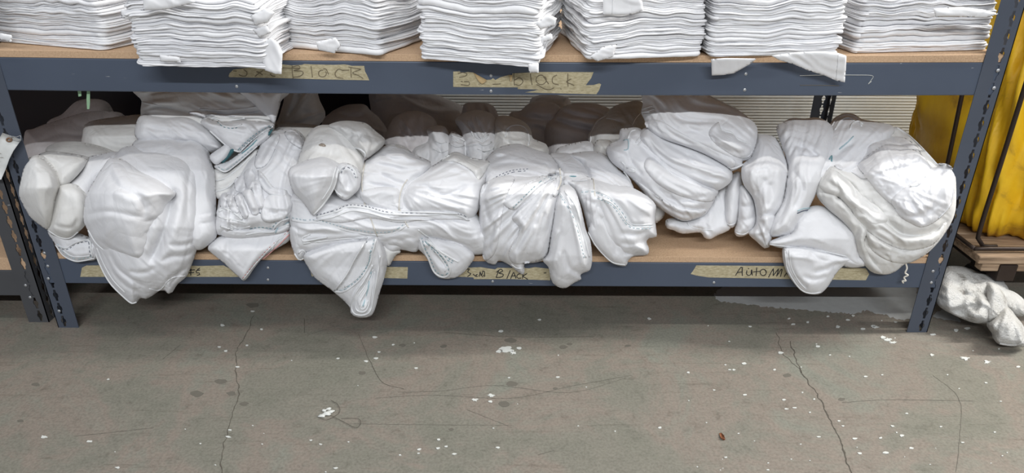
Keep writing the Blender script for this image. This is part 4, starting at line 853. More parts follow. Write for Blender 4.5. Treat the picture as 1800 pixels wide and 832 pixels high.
puff(B8, [(1456, 232), (1466, 212), (1480, 202), (1494, 199), (1506, 203), (1516, 210), (1540, 214), (1572, 224), (1560, 250), (1520, 290), (1480, 340), (1445, 350), (1434, 330), (1412, 304), (1422, 285), (1440, 266)], [(199, .25), (232, .18), (300, .08), (350, .05)], .05, 24,
     [dict(rad=(1440, 318), lam=10, L=140, R0=150, amp=.006)], [([(1470, 225), (1490, 210), (1510, 215)], .012, 4), ([(1478, 228), (1495, 218), (1520, 222)], .010, 4), ([(1464, 278), (1480, 262), (1500, 250)], .012, 4), ([(1460, 290), (1452, 310), (1440, 330)], .012, 4)],
     [dict(pts=[(1460, 226), (1472, 208), (1492, 202), (1508, 210), (1514, 222)], r=.003), dict(pts=[(1468, 228), (1478, 212), (1492, 207), (1503, 214)], r=.003), dict(pts=[(1494, 228), (1498, 217), (1508, 213), (1516, 218)], r=.003), dict(pts=[(1476, 262), (1490, 250), (1500, 240)], r=.0022, mat=LBLUE), dict(pts=[(1458, 280), (1462, 274), (1462, 284)], r=.002, mat=TEAL)], mat=CLOTH)
# flap sheet
puff(B8, [(1352, 428), (1372, 418), (1392, 408), (1402, 378), (1436, 362), (1465, 372), (1500, 405), (1512, 450), (1520, 466), (1500, 470), (1470, 455), (1424, 438), (1386, 436), (1370, 436)], [(362, .03), (420, -.02), (470, -.02)], .03, 22, [dict(ang=20, lam=26, L=120, amp=.004)], [([(1400, 382), (1430, 380), (1460, 376)], .004, 4)], [dict(pts=[(1353, 430), (1386, 434), (1424, 437), (1488, 451)], r=.0024)])
puff(B8, [(1376, 440), (1386, 434), (1424, 436), (1470, 446), (1496, 452), (1506, 458), (1484, 467), (1470, 481), (1456, 503), (1443, 516), (1428, 518), (1412, 514), (1398, 501), (1384, 481), (1377, 460)], [(434, -.028), (518, -.022)], .028, 20, [dict(rad=(1430, 425), lam=30, L=120, amp=.004), dict(ang=0, lam=14, L=60, amp=.004)],
     [([(1386, 440), (1392, 474), (1406, 496), (1424, 512)], .006, 4), ([(1424, 440), (1436, 455), (1460, 460)], .008, 5), ([(1430, 480), (1455, 472), (1478, 462)], .009, 4), ([(1410, 485), (1430, 492), (1455, 486)], .006, 4)],
     [dict(pts=[(1380, 442), (1384, 472), (1398, 498), (1412, 512), (1428, 516), (1442, 514)], r=.0026), dict(pts=[(1387, 440), (1391, 470), (1404, 495), (1416, 508)], r=.002)])
puff(B8, [(1484, 454), (1505, 450), (1522, 462), (1520, 468), (1500, 471), (1482, 467)], [(450, -.03), (471, -.02)], .015, 7, [dict(ang=10, lam=7, amp=.004)])
o, sf8c = puff(B8, [(1452, 302), (1464, 286), (1500, 268), (1530, 247), (1552, 233), (1576, 223), (1600, 238), (1626, 264), (1648, 288), (1664, 288), (1678, 302), (1681, 342), (1677, 380), (1657, 416), (1632, 444), (1606, 460), (1590, 465), (1575, 477), (1558, 483), (1536, 480), (1522, 469), (1506, 446), (1494, 410), (1476, 386), (1452, 365), (1436, 345), (1436, 325)],
     [(1576, 225, .21), (1500, 270, .14), (1650, 290, .04), (1455, 320, .03), (1560, 330, .02), (1675, 340, -.03), (1480, 390, -.005), (1600, 400, -.03), (1510, 450, -.015), (1560, 480, -.025), (1640, 430, -.03)], .055, 55, [dict(rad=(1590, 330), lam=22, L=100, R0=120, amp=.004), dict(ang=40, lam=20, L=120, amp=.006)],
     [([(1488, 362), (1508, 385), (1526, 402), (1560, 424), (1592, 436), (1632, 430)], .016, 6), ([(1556, 382), (1580, 408), (1610, 414), (1642, 408), (1662, 392)], .018, 6), ([(1526, 402), (1524, 424), (1540, 440), (1572, 458)], .012, 5), ([(1510, 395), (1505, 425), (1520, 455)], .010, 5), ([(1462, 300), (1490, 320), (1510, 345), (1540, 370), (1556, 382)], .014, 6), ([(1470, 340), (1490, 360), (1520, 380)], .010, 5), ([(1455, 320), (1475, 335), (1470, 355)], .010, 4), ([(1480, 310), (1500, 330), (1505, 350)], .010, 4), ([(1540, 398), (1560, 410), (1580, 428)], .010, 4), ([(1585, 440), (1610, 444), (1632, 436)], .010, 4), ([(1540, 425), (1555, 440), (1580, 450)], .008, 4)],
     [dict(pts=[(1576, 224), (1602, 242), (1628, 268), (1648, 290)], r=.0025)], mat=CLOTH_W)
o, sfk4 = puff(B8, [(1436, 340), (1470, 345), (1500, 375), (1524, 402), (1520, 430), (1533, 458), (1552, 481), (1530, 477), (1508, 446), (1496, 410), (1476, 385), (1452, 362)], 5, 0.0099, 7, [dict(ang=55, lam=14, L=120, amp=.004)], on=[sf8c], mat=CLOTH_W)
o, sfk3 = puff(B8, [(1440, 322), (1462, 298), (1490, 316), (1515, 342), (1548, 368), (1560, 388), (1534, 398), (1500, 372), (1475, 348), (1450, 338)], 5, 0.0112, 7, [dict(ang=42, lam=12, L=90, amp=.006)], on=[sf8c], mat=CLOTH_W)
o, sfk1 = puff(B8, [(1500, 356), (1530, 380), (1556, 392), (1580, 410), (1610, 416), (1640, 410), (1664, 390), (1656, 412), (1634, 434), (1594, 440), (1558, 428), (1524, 405), (1500, 378)], 5, 0.0099, 6, [dict(ang=20, lam=12, L=120, amp=.005)], on=[sf8c], mat=CLOTH_W)
o, sfk2 = puff(B8, [(1524, 408), (1556, 428), (1594, 441), (1634, 433), (1648, 424), (1622, 450), (1594, 463), (1560, 458), (1530, 436)], 5, 0.0087, 6, [dict(ang=15, lam=12, L=120, amp=.005)], on=[sf8c], mat=CLOTH_W)
o, sfq1 = puff(B8, [(1464, 286), (1485, 272), (1515, 258), (1545, 246), (1580, 240), (1605, 252), (1620, 275), (1600, 290), (1560, 300), (1520, 315), (1505, 308), (1490, 300), (1475, 298)], 5, 0.0124, 7, [dict(ang=-28, lam=12, L=100, amp=.004)], on=[sf8c, sfk3], mat=CLOTH)
o, sfq2 = puff(B8, [(1508, 290), (1530, 272), (1552, 256), (1575, 255), (1595, 259), (1618, 270), (1634, 290), (1650, 330), (1630, 370), (1600, 380), (1575, 365), (1550, 345), (1525, 315)], 5, 0.0136, 10, [dict(ang=120, lam=24, L=90, amp=.002)], [([(1552, 350), (1560, 320), (1580, 295), (1600, 285)], .008, 5), ([(1508, 290), (1515, 300), (1528, 305)], .008, 4)], on=[sf8c, sfk3, sfk1, sfq1], mat=CLOTH)
puff(B8, [(1568, 352), (1584, 335), (1604, 320), (1622, 306), (1650, 289), (1666, 289), (1676, 298), (1679, 325), (1673, 360), (1650, 386), (1622, 400), (1600, 392), (1580, 378)], 5, 0.0149, 10, [dict(rad=(1600, 318), lam=24, L=80, amp=.0016)],
     [([(1600, 325), (1620, 315), (1632, 305)], .010, 4), ([(1620, 395), (1630, 375), (1650, 362)], .010, 5), ([(1600, 350), (1610, 370), (1622, 385)], .008, 5), ([(1645, 380), (1655, 372), (1665, 360)], .010, 4)], [dict(pts=[(1600, 328), (1612, 326), (1622, 318), (1628, 310)], r=.003), dict(pts=[(1672, 300), (1676, 330), (1670, 360), (1650, 384)], r=.0025)], on=[sf8c, sfk1, sfq2])
P = spline([(1592, 463), (1594, 472), (1591, 480), (1596, 484), (1589, 488), (1592, 494), (1586, 494), (1588, 498)], 1.5); P[:, 0] += 0
mesh_obj('string', *tube_geo(at(P[:, 0], P[:, 1], -.016), .0022, 5), STRING, B8)

# ---- rear row, in the shade of the upper shelf
def rear(label, px, Y): return bundle('cloth_bundle', label, px, 340, Y, group='cloth bundles at the back of the lower shelf')
ALLF['amp'] = 1.6
R0 = rear('low pale cloth bundle in shade just above the left bundle', 195, .33)
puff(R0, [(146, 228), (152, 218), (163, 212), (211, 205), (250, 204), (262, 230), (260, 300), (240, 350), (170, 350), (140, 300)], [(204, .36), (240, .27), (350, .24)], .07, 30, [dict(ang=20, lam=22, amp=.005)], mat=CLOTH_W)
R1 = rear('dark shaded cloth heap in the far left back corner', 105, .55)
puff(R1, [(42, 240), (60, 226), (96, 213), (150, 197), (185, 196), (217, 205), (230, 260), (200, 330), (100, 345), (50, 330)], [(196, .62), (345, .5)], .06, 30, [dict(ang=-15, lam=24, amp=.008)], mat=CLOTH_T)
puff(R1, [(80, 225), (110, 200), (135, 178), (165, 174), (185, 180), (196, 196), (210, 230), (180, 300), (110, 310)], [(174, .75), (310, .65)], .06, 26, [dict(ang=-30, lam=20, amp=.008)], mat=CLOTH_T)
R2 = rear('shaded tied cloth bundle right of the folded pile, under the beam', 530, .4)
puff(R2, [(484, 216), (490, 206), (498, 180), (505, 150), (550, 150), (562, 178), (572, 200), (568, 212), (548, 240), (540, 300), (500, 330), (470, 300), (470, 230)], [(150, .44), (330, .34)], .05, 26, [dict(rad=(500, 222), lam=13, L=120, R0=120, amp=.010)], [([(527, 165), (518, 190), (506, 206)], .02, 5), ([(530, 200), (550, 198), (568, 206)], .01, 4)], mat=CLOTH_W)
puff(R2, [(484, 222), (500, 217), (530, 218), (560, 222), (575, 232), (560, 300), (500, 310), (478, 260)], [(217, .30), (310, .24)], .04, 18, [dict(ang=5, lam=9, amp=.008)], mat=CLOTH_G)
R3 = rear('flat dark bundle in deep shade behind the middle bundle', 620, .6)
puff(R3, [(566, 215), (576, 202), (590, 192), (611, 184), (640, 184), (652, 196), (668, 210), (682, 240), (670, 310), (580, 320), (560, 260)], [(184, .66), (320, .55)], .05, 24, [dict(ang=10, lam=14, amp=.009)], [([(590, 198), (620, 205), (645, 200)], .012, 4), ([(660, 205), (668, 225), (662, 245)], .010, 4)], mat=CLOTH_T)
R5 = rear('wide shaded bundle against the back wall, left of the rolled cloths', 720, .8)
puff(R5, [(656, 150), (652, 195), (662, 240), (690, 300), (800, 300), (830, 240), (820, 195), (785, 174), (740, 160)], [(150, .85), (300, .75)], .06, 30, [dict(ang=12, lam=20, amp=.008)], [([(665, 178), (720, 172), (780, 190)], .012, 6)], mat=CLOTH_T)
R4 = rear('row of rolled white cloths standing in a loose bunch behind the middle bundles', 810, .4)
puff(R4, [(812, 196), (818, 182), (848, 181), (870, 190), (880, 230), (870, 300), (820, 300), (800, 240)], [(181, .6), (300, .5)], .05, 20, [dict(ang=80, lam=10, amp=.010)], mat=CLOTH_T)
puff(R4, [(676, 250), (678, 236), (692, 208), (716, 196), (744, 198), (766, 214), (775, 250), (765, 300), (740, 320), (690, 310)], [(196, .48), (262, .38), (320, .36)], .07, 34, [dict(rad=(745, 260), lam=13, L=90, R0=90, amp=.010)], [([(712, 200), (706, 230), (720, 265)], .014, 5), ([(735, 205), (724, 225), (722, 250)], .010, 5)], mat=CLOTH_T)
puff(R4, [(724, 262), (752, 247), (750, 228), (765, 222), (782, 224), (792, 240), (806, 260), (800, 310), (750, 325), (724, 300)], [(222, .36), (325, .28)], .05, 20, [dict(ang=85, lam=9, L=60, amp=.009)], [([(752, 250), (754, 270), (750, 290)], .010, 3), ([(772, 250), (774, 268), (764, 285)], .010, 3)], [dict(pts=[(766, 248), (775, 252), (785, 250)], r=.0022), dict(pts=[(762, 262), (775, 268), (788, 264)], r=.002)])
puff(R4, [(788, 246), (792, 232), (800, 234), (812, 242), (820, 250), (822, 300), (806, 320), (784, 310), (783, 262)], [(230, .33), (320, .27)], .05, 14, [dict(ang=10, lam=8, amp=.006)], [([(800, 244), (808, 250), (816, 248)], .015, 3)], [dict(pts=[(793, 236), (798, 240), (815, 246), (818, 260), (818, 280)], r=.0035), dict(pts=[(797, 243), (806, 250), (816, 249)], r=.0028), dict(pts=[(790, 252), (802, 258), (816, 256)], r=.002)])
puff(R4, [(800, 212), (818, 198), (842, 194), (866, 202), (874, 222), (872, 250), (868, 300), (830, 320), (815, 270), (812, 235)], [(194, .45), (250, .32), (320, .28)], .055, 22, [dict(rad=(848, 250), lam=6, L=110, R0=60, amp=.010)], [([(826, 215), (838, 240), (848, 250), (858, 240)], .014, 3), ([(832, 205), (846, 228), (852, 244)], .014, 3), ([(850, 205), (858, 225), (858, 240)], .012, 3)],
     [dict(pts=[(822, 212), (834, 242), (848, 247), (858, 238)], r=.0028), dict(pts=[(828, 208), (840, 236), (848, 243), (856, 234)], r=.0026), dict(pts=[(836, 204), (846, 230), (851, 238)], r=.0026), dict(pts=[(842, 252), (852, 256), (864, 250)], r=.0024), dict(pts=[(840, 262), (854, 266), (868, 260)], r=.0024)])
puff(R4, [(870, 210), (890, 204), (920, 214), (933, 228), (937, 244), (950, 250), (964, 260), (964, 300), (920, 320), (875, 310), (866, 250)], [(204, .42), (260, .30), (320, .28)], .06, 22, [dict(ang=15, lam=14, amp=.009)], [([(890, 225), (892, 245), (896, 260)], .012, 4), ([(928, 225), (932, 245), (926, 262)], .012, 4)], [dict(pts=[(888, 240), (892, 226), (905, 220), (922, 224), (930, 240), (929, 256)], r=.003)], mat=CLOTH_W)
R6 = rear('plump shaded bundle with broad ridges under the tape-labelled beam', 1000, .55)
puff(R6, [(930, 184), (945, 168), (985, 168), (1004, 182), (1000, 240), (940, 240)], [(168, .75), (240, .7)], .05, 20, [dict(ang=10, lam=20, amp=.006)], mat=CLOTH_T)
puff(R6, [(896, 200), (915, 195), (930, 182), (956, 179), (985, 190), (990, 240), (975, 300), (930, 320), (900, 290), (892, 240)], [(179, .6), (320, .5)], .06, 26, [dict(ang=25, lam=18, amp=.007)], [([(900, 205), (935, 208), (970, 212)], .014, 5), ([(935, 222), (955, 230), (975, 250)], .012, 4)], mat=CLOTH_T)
puff(R6, [(956, 226), (972, 206), (988, 190), (1000, 184), (1025, 181), (1057, 185), (1076, 200), (1080, 250), (1060, 310), (990, 320), (962, 290)], [(181, .56), (320, .45)], .08, 34, [dict(ang=16, lam=22, L=140, amp=.004)], [([(985, 195), (1020, 205), (1065, 210)], .022, 5), ([(970, 210), (1010, 222), (1045, 230)], .024, 5), ([(1010, 186), (1045, 196), (1075, 206)], .018, 4)], mat=CLOTH_T)
R7 = rear('crumpled shaded bundle tucked left of the big rolled bundle', 1085, .42)
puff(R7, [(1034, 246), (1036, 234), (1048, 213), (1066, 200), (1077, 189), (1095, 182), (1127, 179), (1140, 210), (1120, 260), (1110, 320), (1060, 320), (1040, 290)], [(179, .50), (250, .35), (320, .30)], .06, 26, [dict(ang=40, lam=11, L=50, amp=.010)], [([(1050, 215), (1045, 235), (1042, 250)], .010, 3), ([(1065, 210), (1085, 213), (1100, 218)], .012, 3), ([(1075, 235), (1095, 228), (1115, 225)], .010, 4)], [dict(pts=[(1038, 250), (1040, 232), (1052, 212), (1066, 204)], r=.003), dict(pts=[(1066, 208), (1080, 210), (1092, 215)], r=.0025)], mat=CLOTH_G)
cord(R7, lambda p, l: at(p[:, 0], p[:, 1], .24), [(1112, 220), (1118, 208), (1127, 198)], .001)
R8 = rear('small lit white cloth corners lying behind the fanned bundle', 1030, .28)
puff(R8, [(978, 264), (992, 257), (1006, 253), (1035, 249), (1048, 261), (1052, 290), (1030, 320), (985, 320), (972, 290)], [(249, .30), (320, .22)], .035, 14, [dict(ang=-15, lam=10, amp=.006)], [([(1000, 262), (1020, 258), (1040, 264)], .008, 3)])
puff(R8, [(1045, 253), (1062, 246), (1078, 252), (1082, 280), (1060, 310), (1045, 300)], [(246, .28), (310, .2)], .03, 12, [dict(ang=30, lam=10, amp=.005)], mat=CLOTH_W)
puff(R8, [(1066, 262), (1079, 253), (1090, 268), (1086, 300), (1068, 300)], [(253, .22), (300, .18)], .02, 9, [dict(ang=60, lam=10, amp=.003)])
# ------------------------------------------------------------------ folded stacks on the upper shelf
ORD = ['bottom', 'second from the bottom', 'third from the bottom', 'fourth from the bottom', 'fifth from the bottom', 'sixth from the bottom', 'seventh from the bottom',
       'eighth from the bottom', 'ninth from the bottom', 'tenth from the bottom', 'eleventh from the bottom', 'twelfth from the bottom', 'thirteenth from the bottom', 'fourteenth from the bottom', 'fifteenth from the bottom']
STK = ['leftmost', 'second', 'third', 'middle', 'fifth', 'sixth', 'rightmost']
def stack(si, FLp, FRp, depth, count, tmean, droop, seed, wav=0.3, zoff=0.0):
    rn = random.Random(seed*91+5); zb = ZUT+.0012
    def frontpt(px, py):
        z = zb
        for _ in range(60):
            q = atz(px, py, z); zn = zb-droop*(max(0., -q[1]-.002)/.08)**1.6+sag(q[0], SAG_U); z = z*.7+zn*.3
        return atz(px, py, z)
    A = frontpt(*FLp); B = frontpt(*FRp)
    A[2] = B[2] = 0; ex = (B-A); w0 = np.linalg.norm(ex); ex /= w0; ey = np.array([-ex[1], ex[0], 0])
    ths = [tmean*rn.uniform(.75, 1.3) for _ in range(count)]
    def Hk(k, s, d):                       # top of the first k cloths above the board; s along front (m), d back from front (m)
        h = 0*s
        for j in range(k):
            h = h+ths[j]*(1+wav*noise(s*7+j*3.7, d*4+j*1.3, seed*20+j)+.5*wav*noise(s*19+j, d*9, seed*20+j+7))
        return h
    outs = []
    for k in range(count):
        nl = rn.choice([1, 2, 3, 3]); jl = rn.uniform(-.006, .006); jr = rn.uniform(-.007, .007); jf = rn.uniform(-.001, .007)
        s0, s1, d0, d1 = jl, w0+jr, jf, depth+rn.uniform(-.01, .01); rc = .016
        # footprint loop (s,d) with outward normals
        loop = []
        def line(a, b, n, nx, ny):
            for i in range(n): t = i/n; loop.append((a[0]+(b[0]-a[0])*t, a[1]+(b[1]-a[1])*t, nx, ny))
        def arc(cx, cy, a0):
            for i in range(5):
                a = math.radians(a0+i*18); loop.append((cx+rc*math.cos(a), cy+rc*math.sin(a), math.cos(a), math.sin(a)))
        line((s0+rc, d0), (s1-rc, d0), 46, 0, -1); arc(s1-rc, d0+rc, -90)
        line((s1, d0+rc), (s1, d1-rc), 12, 1, 0); arc(s1-rc, d1-rc, 0)
        line((s1-rc, d1), (s0+rc, d1), 8, 0, 1); arc(s0+rc, d1-rc, 90)
        line((s0, d1-rc), (s0, d0+rc), 12, -1, 0); arc(s0+rc, d0+rc, 180)
        L = np.array(loop); N = len(L); prof = []
        for j in range(nl):
            r = .5/nl; cz = (j+.5)/nl
            for a in (-80, -45, 0, 45, 80): prof.append((math.cos(math.radians(a))*r-r, cz+r*math.sin(math.radians(a)), j))
        rings = []
        tt = ths[k]
        lay = [rn.uniform(-.003, .002) for _ in range(nl)]; lseed = rn.randrange(900)
        arcp = np.concatenate([[0], np.cumsum(np.hypot(np.diff(L[:, 0]), np.diff(L[:, 1])))])
        inset = [(-.05, .02), (-.012, .02)]
        full = [(p[0]*tt, p[1], p[2]) for p in prof]
        full = [(-.06, .0, 0), (-.014, .01, 0)]+full+[(-.014, .99, nl-1), (-.06, 1.0, nl-1)]
        for off, ze, j in full:
            o = off+lay[j]+.006*noise(arcp*9, arcp*0+j*2.3+.5, lseed+j)+.002*noise(arcp*40, arcp*0+j, lseed+3)
            s = L[:, 0]+L[:, 2]*o; d = L[:, 1]+L[:, 3]*o
            hb = Hk(k, s, d); ht = Hk(k+1, s, d)
            x = A[0]+ex[0]*s+ey[0]*d; y = A[1]+ex[1]*s+ey[1]*d
            over = np.clip(-y-.002, 0, 1)
            z = zb+hb+(ht-hb)*(.03+.94*ze)-droop*(over/.08)**1.6+np.array([sag(q, SAG_U) for q in x])
            rings.append(np.stack([x, y, z], 1))
        for top in (True, False):          # close top and underside with inner rings that follow the stack's waves
            add = []
            for fcl in (.25, .5, .75, .97):
                s = L[:, 0]*(1-fcl)+(s0+s1)/2*fcl; d = L[:, 1]*(1-fcl)+(d0+d1)/2*fcl
                s = np.clip(s, s0+.06, s1-.06); d = np.clip(d, d0+.06, d1-.06)
                x = A[0]+ex[0]*s+ey[0]*d; y = A[1]+ex[1]*s+ey[1]*d
                hb = Hk(k, s, d); ht = Hk(k+1, s, d); over = np.clip(-y-.002, 0, 1)
                z = zb+hb+(ht-hb)*(.97 if top else .03)-droop*(over/.08)**1.6+np.array([sag(q, SAG_U) for q in x])
                add.append(np.stack([x, y, z], 1))
            rings = rings+add if top else add[::-1]+rings
        vs = np.concatenate(rings); M = len(rings); fs = []
        for m in range(M-1): fs += [(m*N+i, m*N+(i+1) % N, (m+1)*N+(i+1) % N, (m+1)*N+i) for i in range(N)]
        fs.append(tuple(range(N))[::-1]); fs.append(tuple((M-1)*N+i for i in range(N)))
        c = A+ex*w0/2+ey*depth/2
        o = mesh_obj('folded_cloth', vs, fs, STACKC, None, True, origin=(c[0], c[1], float(zb+Hk(k, np.array(w0/2), np.array(depth/2)))))
        tag(o, 'pressed white folded cloth, %s of the %s stack on the upper shelf' % (ORD[k], STK[si]), 'folded cloth', 'folded cloths stacked on the upper shelf')
        outs.append(o)
    return outs
ST = []
ST.append(stack(0, (-45, 70), (184, 89), .34, 10, .0115, .01, 1, .34))
ST.append(stack(1, (240, 118), (472, 124), .36, 13, .0112, .012, 2, .34))
ST.append(stack(2, (500, 84), (668, 100), .34, 11, .0115, .015, 3, .38))
ST.append(stack(3, (736, 104), (946, 122), .36, 12, .0115, .012, 4, .30))
ST.append(stack(4, (1026, 106), (1236, 99), .36, 12, .0115, .012, 5, .34))
ST.append(stack(5, (1244, 102), (1476, 98), .35, 12, .0115, .01, 6, .34, .002))
ST.append(stack(6, (1502, 94), (1738, 88), .34, 11, .0112, .01, 7, .34))
def flap(si, k, poly, Y, fold=None, hems=(), bulge=.0035, creases=()):
    p = ST[si][k]
    puff(p, poly, Y, bulge, 4, [fold] if fold else [], creases, hems, STACKC, thick=.002, step=2.2, name='loose_corner', clampz=False, crumple=.0012, sp=False, layers=0)
flap(1, 3, [(462, 70), (478, 66), (490, 76), (497, 92), (495, 130), (484, 130), (466, 124), (458, 100)], [(66, -.09), (130, -.10)], dict(ang=80, lam=9, amp=.004))
flap(1, 12, [(252, -6), (330, -8), (345, 4), (320, 10), (290, 17), (252, 18)], -.122, dict(ang=0, lam=12, amp=.002))
flap(5, 0, [(1250, 104), (1275, 102), (1330, 103), (1320, 112), (1306, 120), (1290, 129), (1272, 132), (1251, 133)], [(102, -.045), (133, -.022)], dict(ang=70, lam=18, amp=.003))
flap(5, 1, [(1356, 98), (1400, 92), (1440, 90), (1470, 92), (1488, 98), (1487, 120), (1485, 145), (1470, 142), (1450, 133), (1420, 124), (1395, 113), (1370, 106)], [(90, -.05), (145, -.024)], dict(ang=25, lam=16, amp=.004), [dict(pts=[(1474, 96), (1472, 120), (1470, 140)], r=.0012)])
flap(4, 9, [(1060, -6), (1128, -6), (1131, 18), (1115, 25), (1088, 27), (1060, 26)], -.06, dict(ang=0, lam=14, amp=.002), [dict(pts=[(1078, -4), (1076, 25)], r=.0012)])
flap(6, 8, [(1640, 15), (1690, 12), (1730, 17), (1757, 24), (1735, 31), (1690, 30), (1645, 30)], -.03, dict(ang=5, lam=9, amp=.004))
flap(3, 0, [(928, 113), (947, 110), (947, 128), (930, 128)], [(110, -.125), (128, -.125)], None)

for si, k, poly, Y in ((1, 9, [(440, 28), (468, 14), (484, 22), (470, 40), (448, 44)], -.11), (1, 7, [(444, 52), (470, 44), (476, 58), (456, 66)], -.105), (1, 2, [(280, 96), (316, 100), (318, 110), (282, 108)], -.112), (1, 8, [(212, 18), (240, 14), (262, 24), (236, 34), (214, 32)], -.09),
                       (0, 1, [(0, 58), (22, 62), (20, 74), (-4, 68)], -.012), (3, 9, [(940, 40), (966, 26), (979, 32), (976, 44), (950, 52)], -.09), (3, 6, [(948, 66), (970, 58), (972, 70), (952, 74)], -.07), (2, 1, [(555, 74), (590, 66), (600, 80), (588, 94), (560, 88)], -.03), (4, 2, [(1060, 82), (1085, 78), (1078, 100), (1050, 108), (1036, 100)], -.07)):
    flap(si, k, poly, Y, dict(ang=10, lam=9, amp=.0025))

# ------------------------------------------------------------------ tape labels with handwriting
def tape(label, polys, strokes, Y=TH, ink=INK, r=.0014, loose=()):
    allp = np.concatenate([np.array(p, float) for p in polys]); c = at(allp[:, 0].mean(), allp[:, 1].mean(), Y)
    t = empty('tape_label', tuple(c)); tag(t, label, 'tape label', 'masking tape labels on the rack beams')
    for k, p in enumerate(polys):
        P = np.array(p, float); n = len(P); yf = Y-.0007-.0005*k
        Wp = at(P[:, 0], P[:, 1], yf); lo = Wp.copy(); lo[:, 1] = Y-.0001
        tri = geometry.tessellate_polygon([[Vector((q[0], q[2], 0)) for q in Wp]])
        mesh_obj('tape_strip', list(Wp)+list(lo), [tuple(q) for q in tri]+[(i, (i+1) % n, n+(i+1) % n, n+i) for i in range(n)], TAPE, t, False)
    yf = Y-.0007-.0005*len(polys)
    for p in loose:
        P = np.array(p, float); n = len(P); Wp = at(P[:, 0], P[:, 1], np.linspace(yf-.001, yf-.006, n)); lo = Wp.copy(); lo[:, 1] += .0008
        mesh_obj('peeled_edge', list(Wp)+list(lo), [tuple(range(n)), tuple(range(n, 2*n))[::-1]]+[(i, (i+1) % n, n+(i+1) % n, n+i) for i in range(n)], TAPE2, t, True)
    geos = []
    for s in strokes:
        P = np.concatenate([np.linspace(u, w, max(3, int(math.hypot(w[0]-u[0], w[1]-u[1])/1.5)), endpoint=False) for u, w in zip(s[1:-1], s[2:])]+[np.array([s[-1]])]) if s[0] == 'L' else spline(s, 1.5)
        a = np.arange(len(P)); mesh_obj('pen_stroke', *tube_geo(at(P[:, 0], P[:, 1], yf-.0001), r*(.75+.35*np.abs(noise(a*.4, a*0+.3, 5))), 5), ink, t)
def sc(ox, oy, s, strokes): return [[e if e == 'L' else (ox+e[0]/s, oy+e[1]/s) for e in q] for q in strokes]
def circ(cx, cy, rx, ry, a0=0, a1=360, n=12): return [(cx+rx*math.cos(math.radians(a0+(a1-a0)*i/n)), cy+ry*math.sin(math.radians(a0+(a1-a0)*i/n))) for i in range(n+1)]
tape('faded masking tape label reading Black on the upper beam, left of centre',
     sc(380, 90, 6, [[(130, 265), (140, 235), (180, 195), (300, 180), (480, 165), (700, 140), (790, 150), (900, 145), (930, 135), (1000, 140), (1250, 145), (1360, 140), (1430, 155), (1560, 155), (1570, 215), (1590, 250), (1615, 308), (1200, 300), (700, 285), (140, 275)]]),
     sc(380, 90, 6, [[(800, 150), (803, 220), (812, 288)], [(700, 175), (780, 178), (880, 180)], [(805, 165), (870, 152), (880, 185), (820, 205), (900, 210), (918, 235), (880, 265), (815, 275)], [(1000, 155), (1008, 215), (1015, 275)],
                     circ(1120, 235, 42, 36, -40, 280), [(1130, 186), (1160, 190), (1185, 245)], [(1340, 205), (1290, 190), (1255, 230), (1270, 272), (1340, 286)], [(1330, 200), (1400, 200)], [(1420, 170), (1422, 225), (1425, 275)], [(1395, 165), (1460, 178), (1530, 190)], [(1520, 195), (1440, 228), (1500, 255), (1550, 288)],
                     [(180, 210), (215, 212)], [(240, 248), (270, 262), (312, 262), (325, 225), (290, 195)], [(410, 268), (450, 235), (490, 208)], [(425, 215), (460, 232), (490, 252)], [(570, 238), (590, 262), (625, 266)]]), ink=FADED, r=.0011)
tape('torn layered masking tape label reading Black on the upper beam at the centre',
     sc(780, 100, 6, [[(780, 312), (780, 340), (1000, 345), (960, 358), (860, 375), (1000, 380), (1200, 385), (1610, 395), (1640, 350), (1660, 290), (1640, 280), (1580, 298), (1500, 300), (1300, 300)],
                      [(100, 155), (170, 155), (185, 172), (255, 160), (310, 165), (360, 210), (400, 275), (450, 245), (500, 240), (520, 225), (545, 245), (600, 215), (690, 190), (700, 260), (725, 175), (1000, 160), (1580, 162), (1555, 225), (1520, 270), (1480, 325), (780, 322), (100, 318)]]),
     sc(780, 100, 6, [[(150, 178), (200, 165), (245, 180), (225, 205), (165, 215)], [(180, 258), (200, 262)], [(215, 260), (268, 265), (262, 300), (180, 294)], [(515, 290), (600, 285)], [(740, 172), (742, 240), (746, 298)], [(746, 245), (800, 222), (836, 258), (800, 300), (752, 288)], [(915, 180), (922, 240), (932, 295)],
                      circ(1028, 242, 54, 50, -50, 285), [(1045, 195), (1075, 240), (1106, 285)], [(1195, 190), (1150, 218), (1152, 275), (1212, 295)], [(1310, 175), (1308, 250), (1312, 312)], [(1345, 232), (1295, 262), (1340, 285), (1376, 300)], [(980, 290), (1050, 330), (1110, 345), (1165, 325)], [(1230, 335), (1240, 340)], [(370, 288), (374, 292)]]),
     ink=FADED, r=.0011, loose=sc(780, 100, 6, [[(310, 165), (380, 205), (455, 245), (430, 275), (400, 285), (370, 260)], [(690, 190), (725, 195), (720, 240), (705, 268), (697, 230)]]))
tape('masking tape label ending in a dark 5 half covered by the left bundle', [[(141, 487), (144, 471), (152, 467), (300, 466), (350, 468), (393, 467), (410, 476), (424, 487), (300, 487)]],
     sc(60, 380, 4.4975, [[(1240, 418), (1238, 470)], [(1220, 430), (1270, 425)], [(1222, 450), (1265, 447)], [(1312, 428), (1285, 432), (1282, 448), (1306, 450), (1308, 462), (1288, 470)], [(1310, 412), (1290, 425)]]))
tape('blank short strip of masking tape right of the hanging tail', [[(546, 478), (556, 470), (640, 469), (717, 470), (716, 490), (630, 488), (548, 486)]], [])
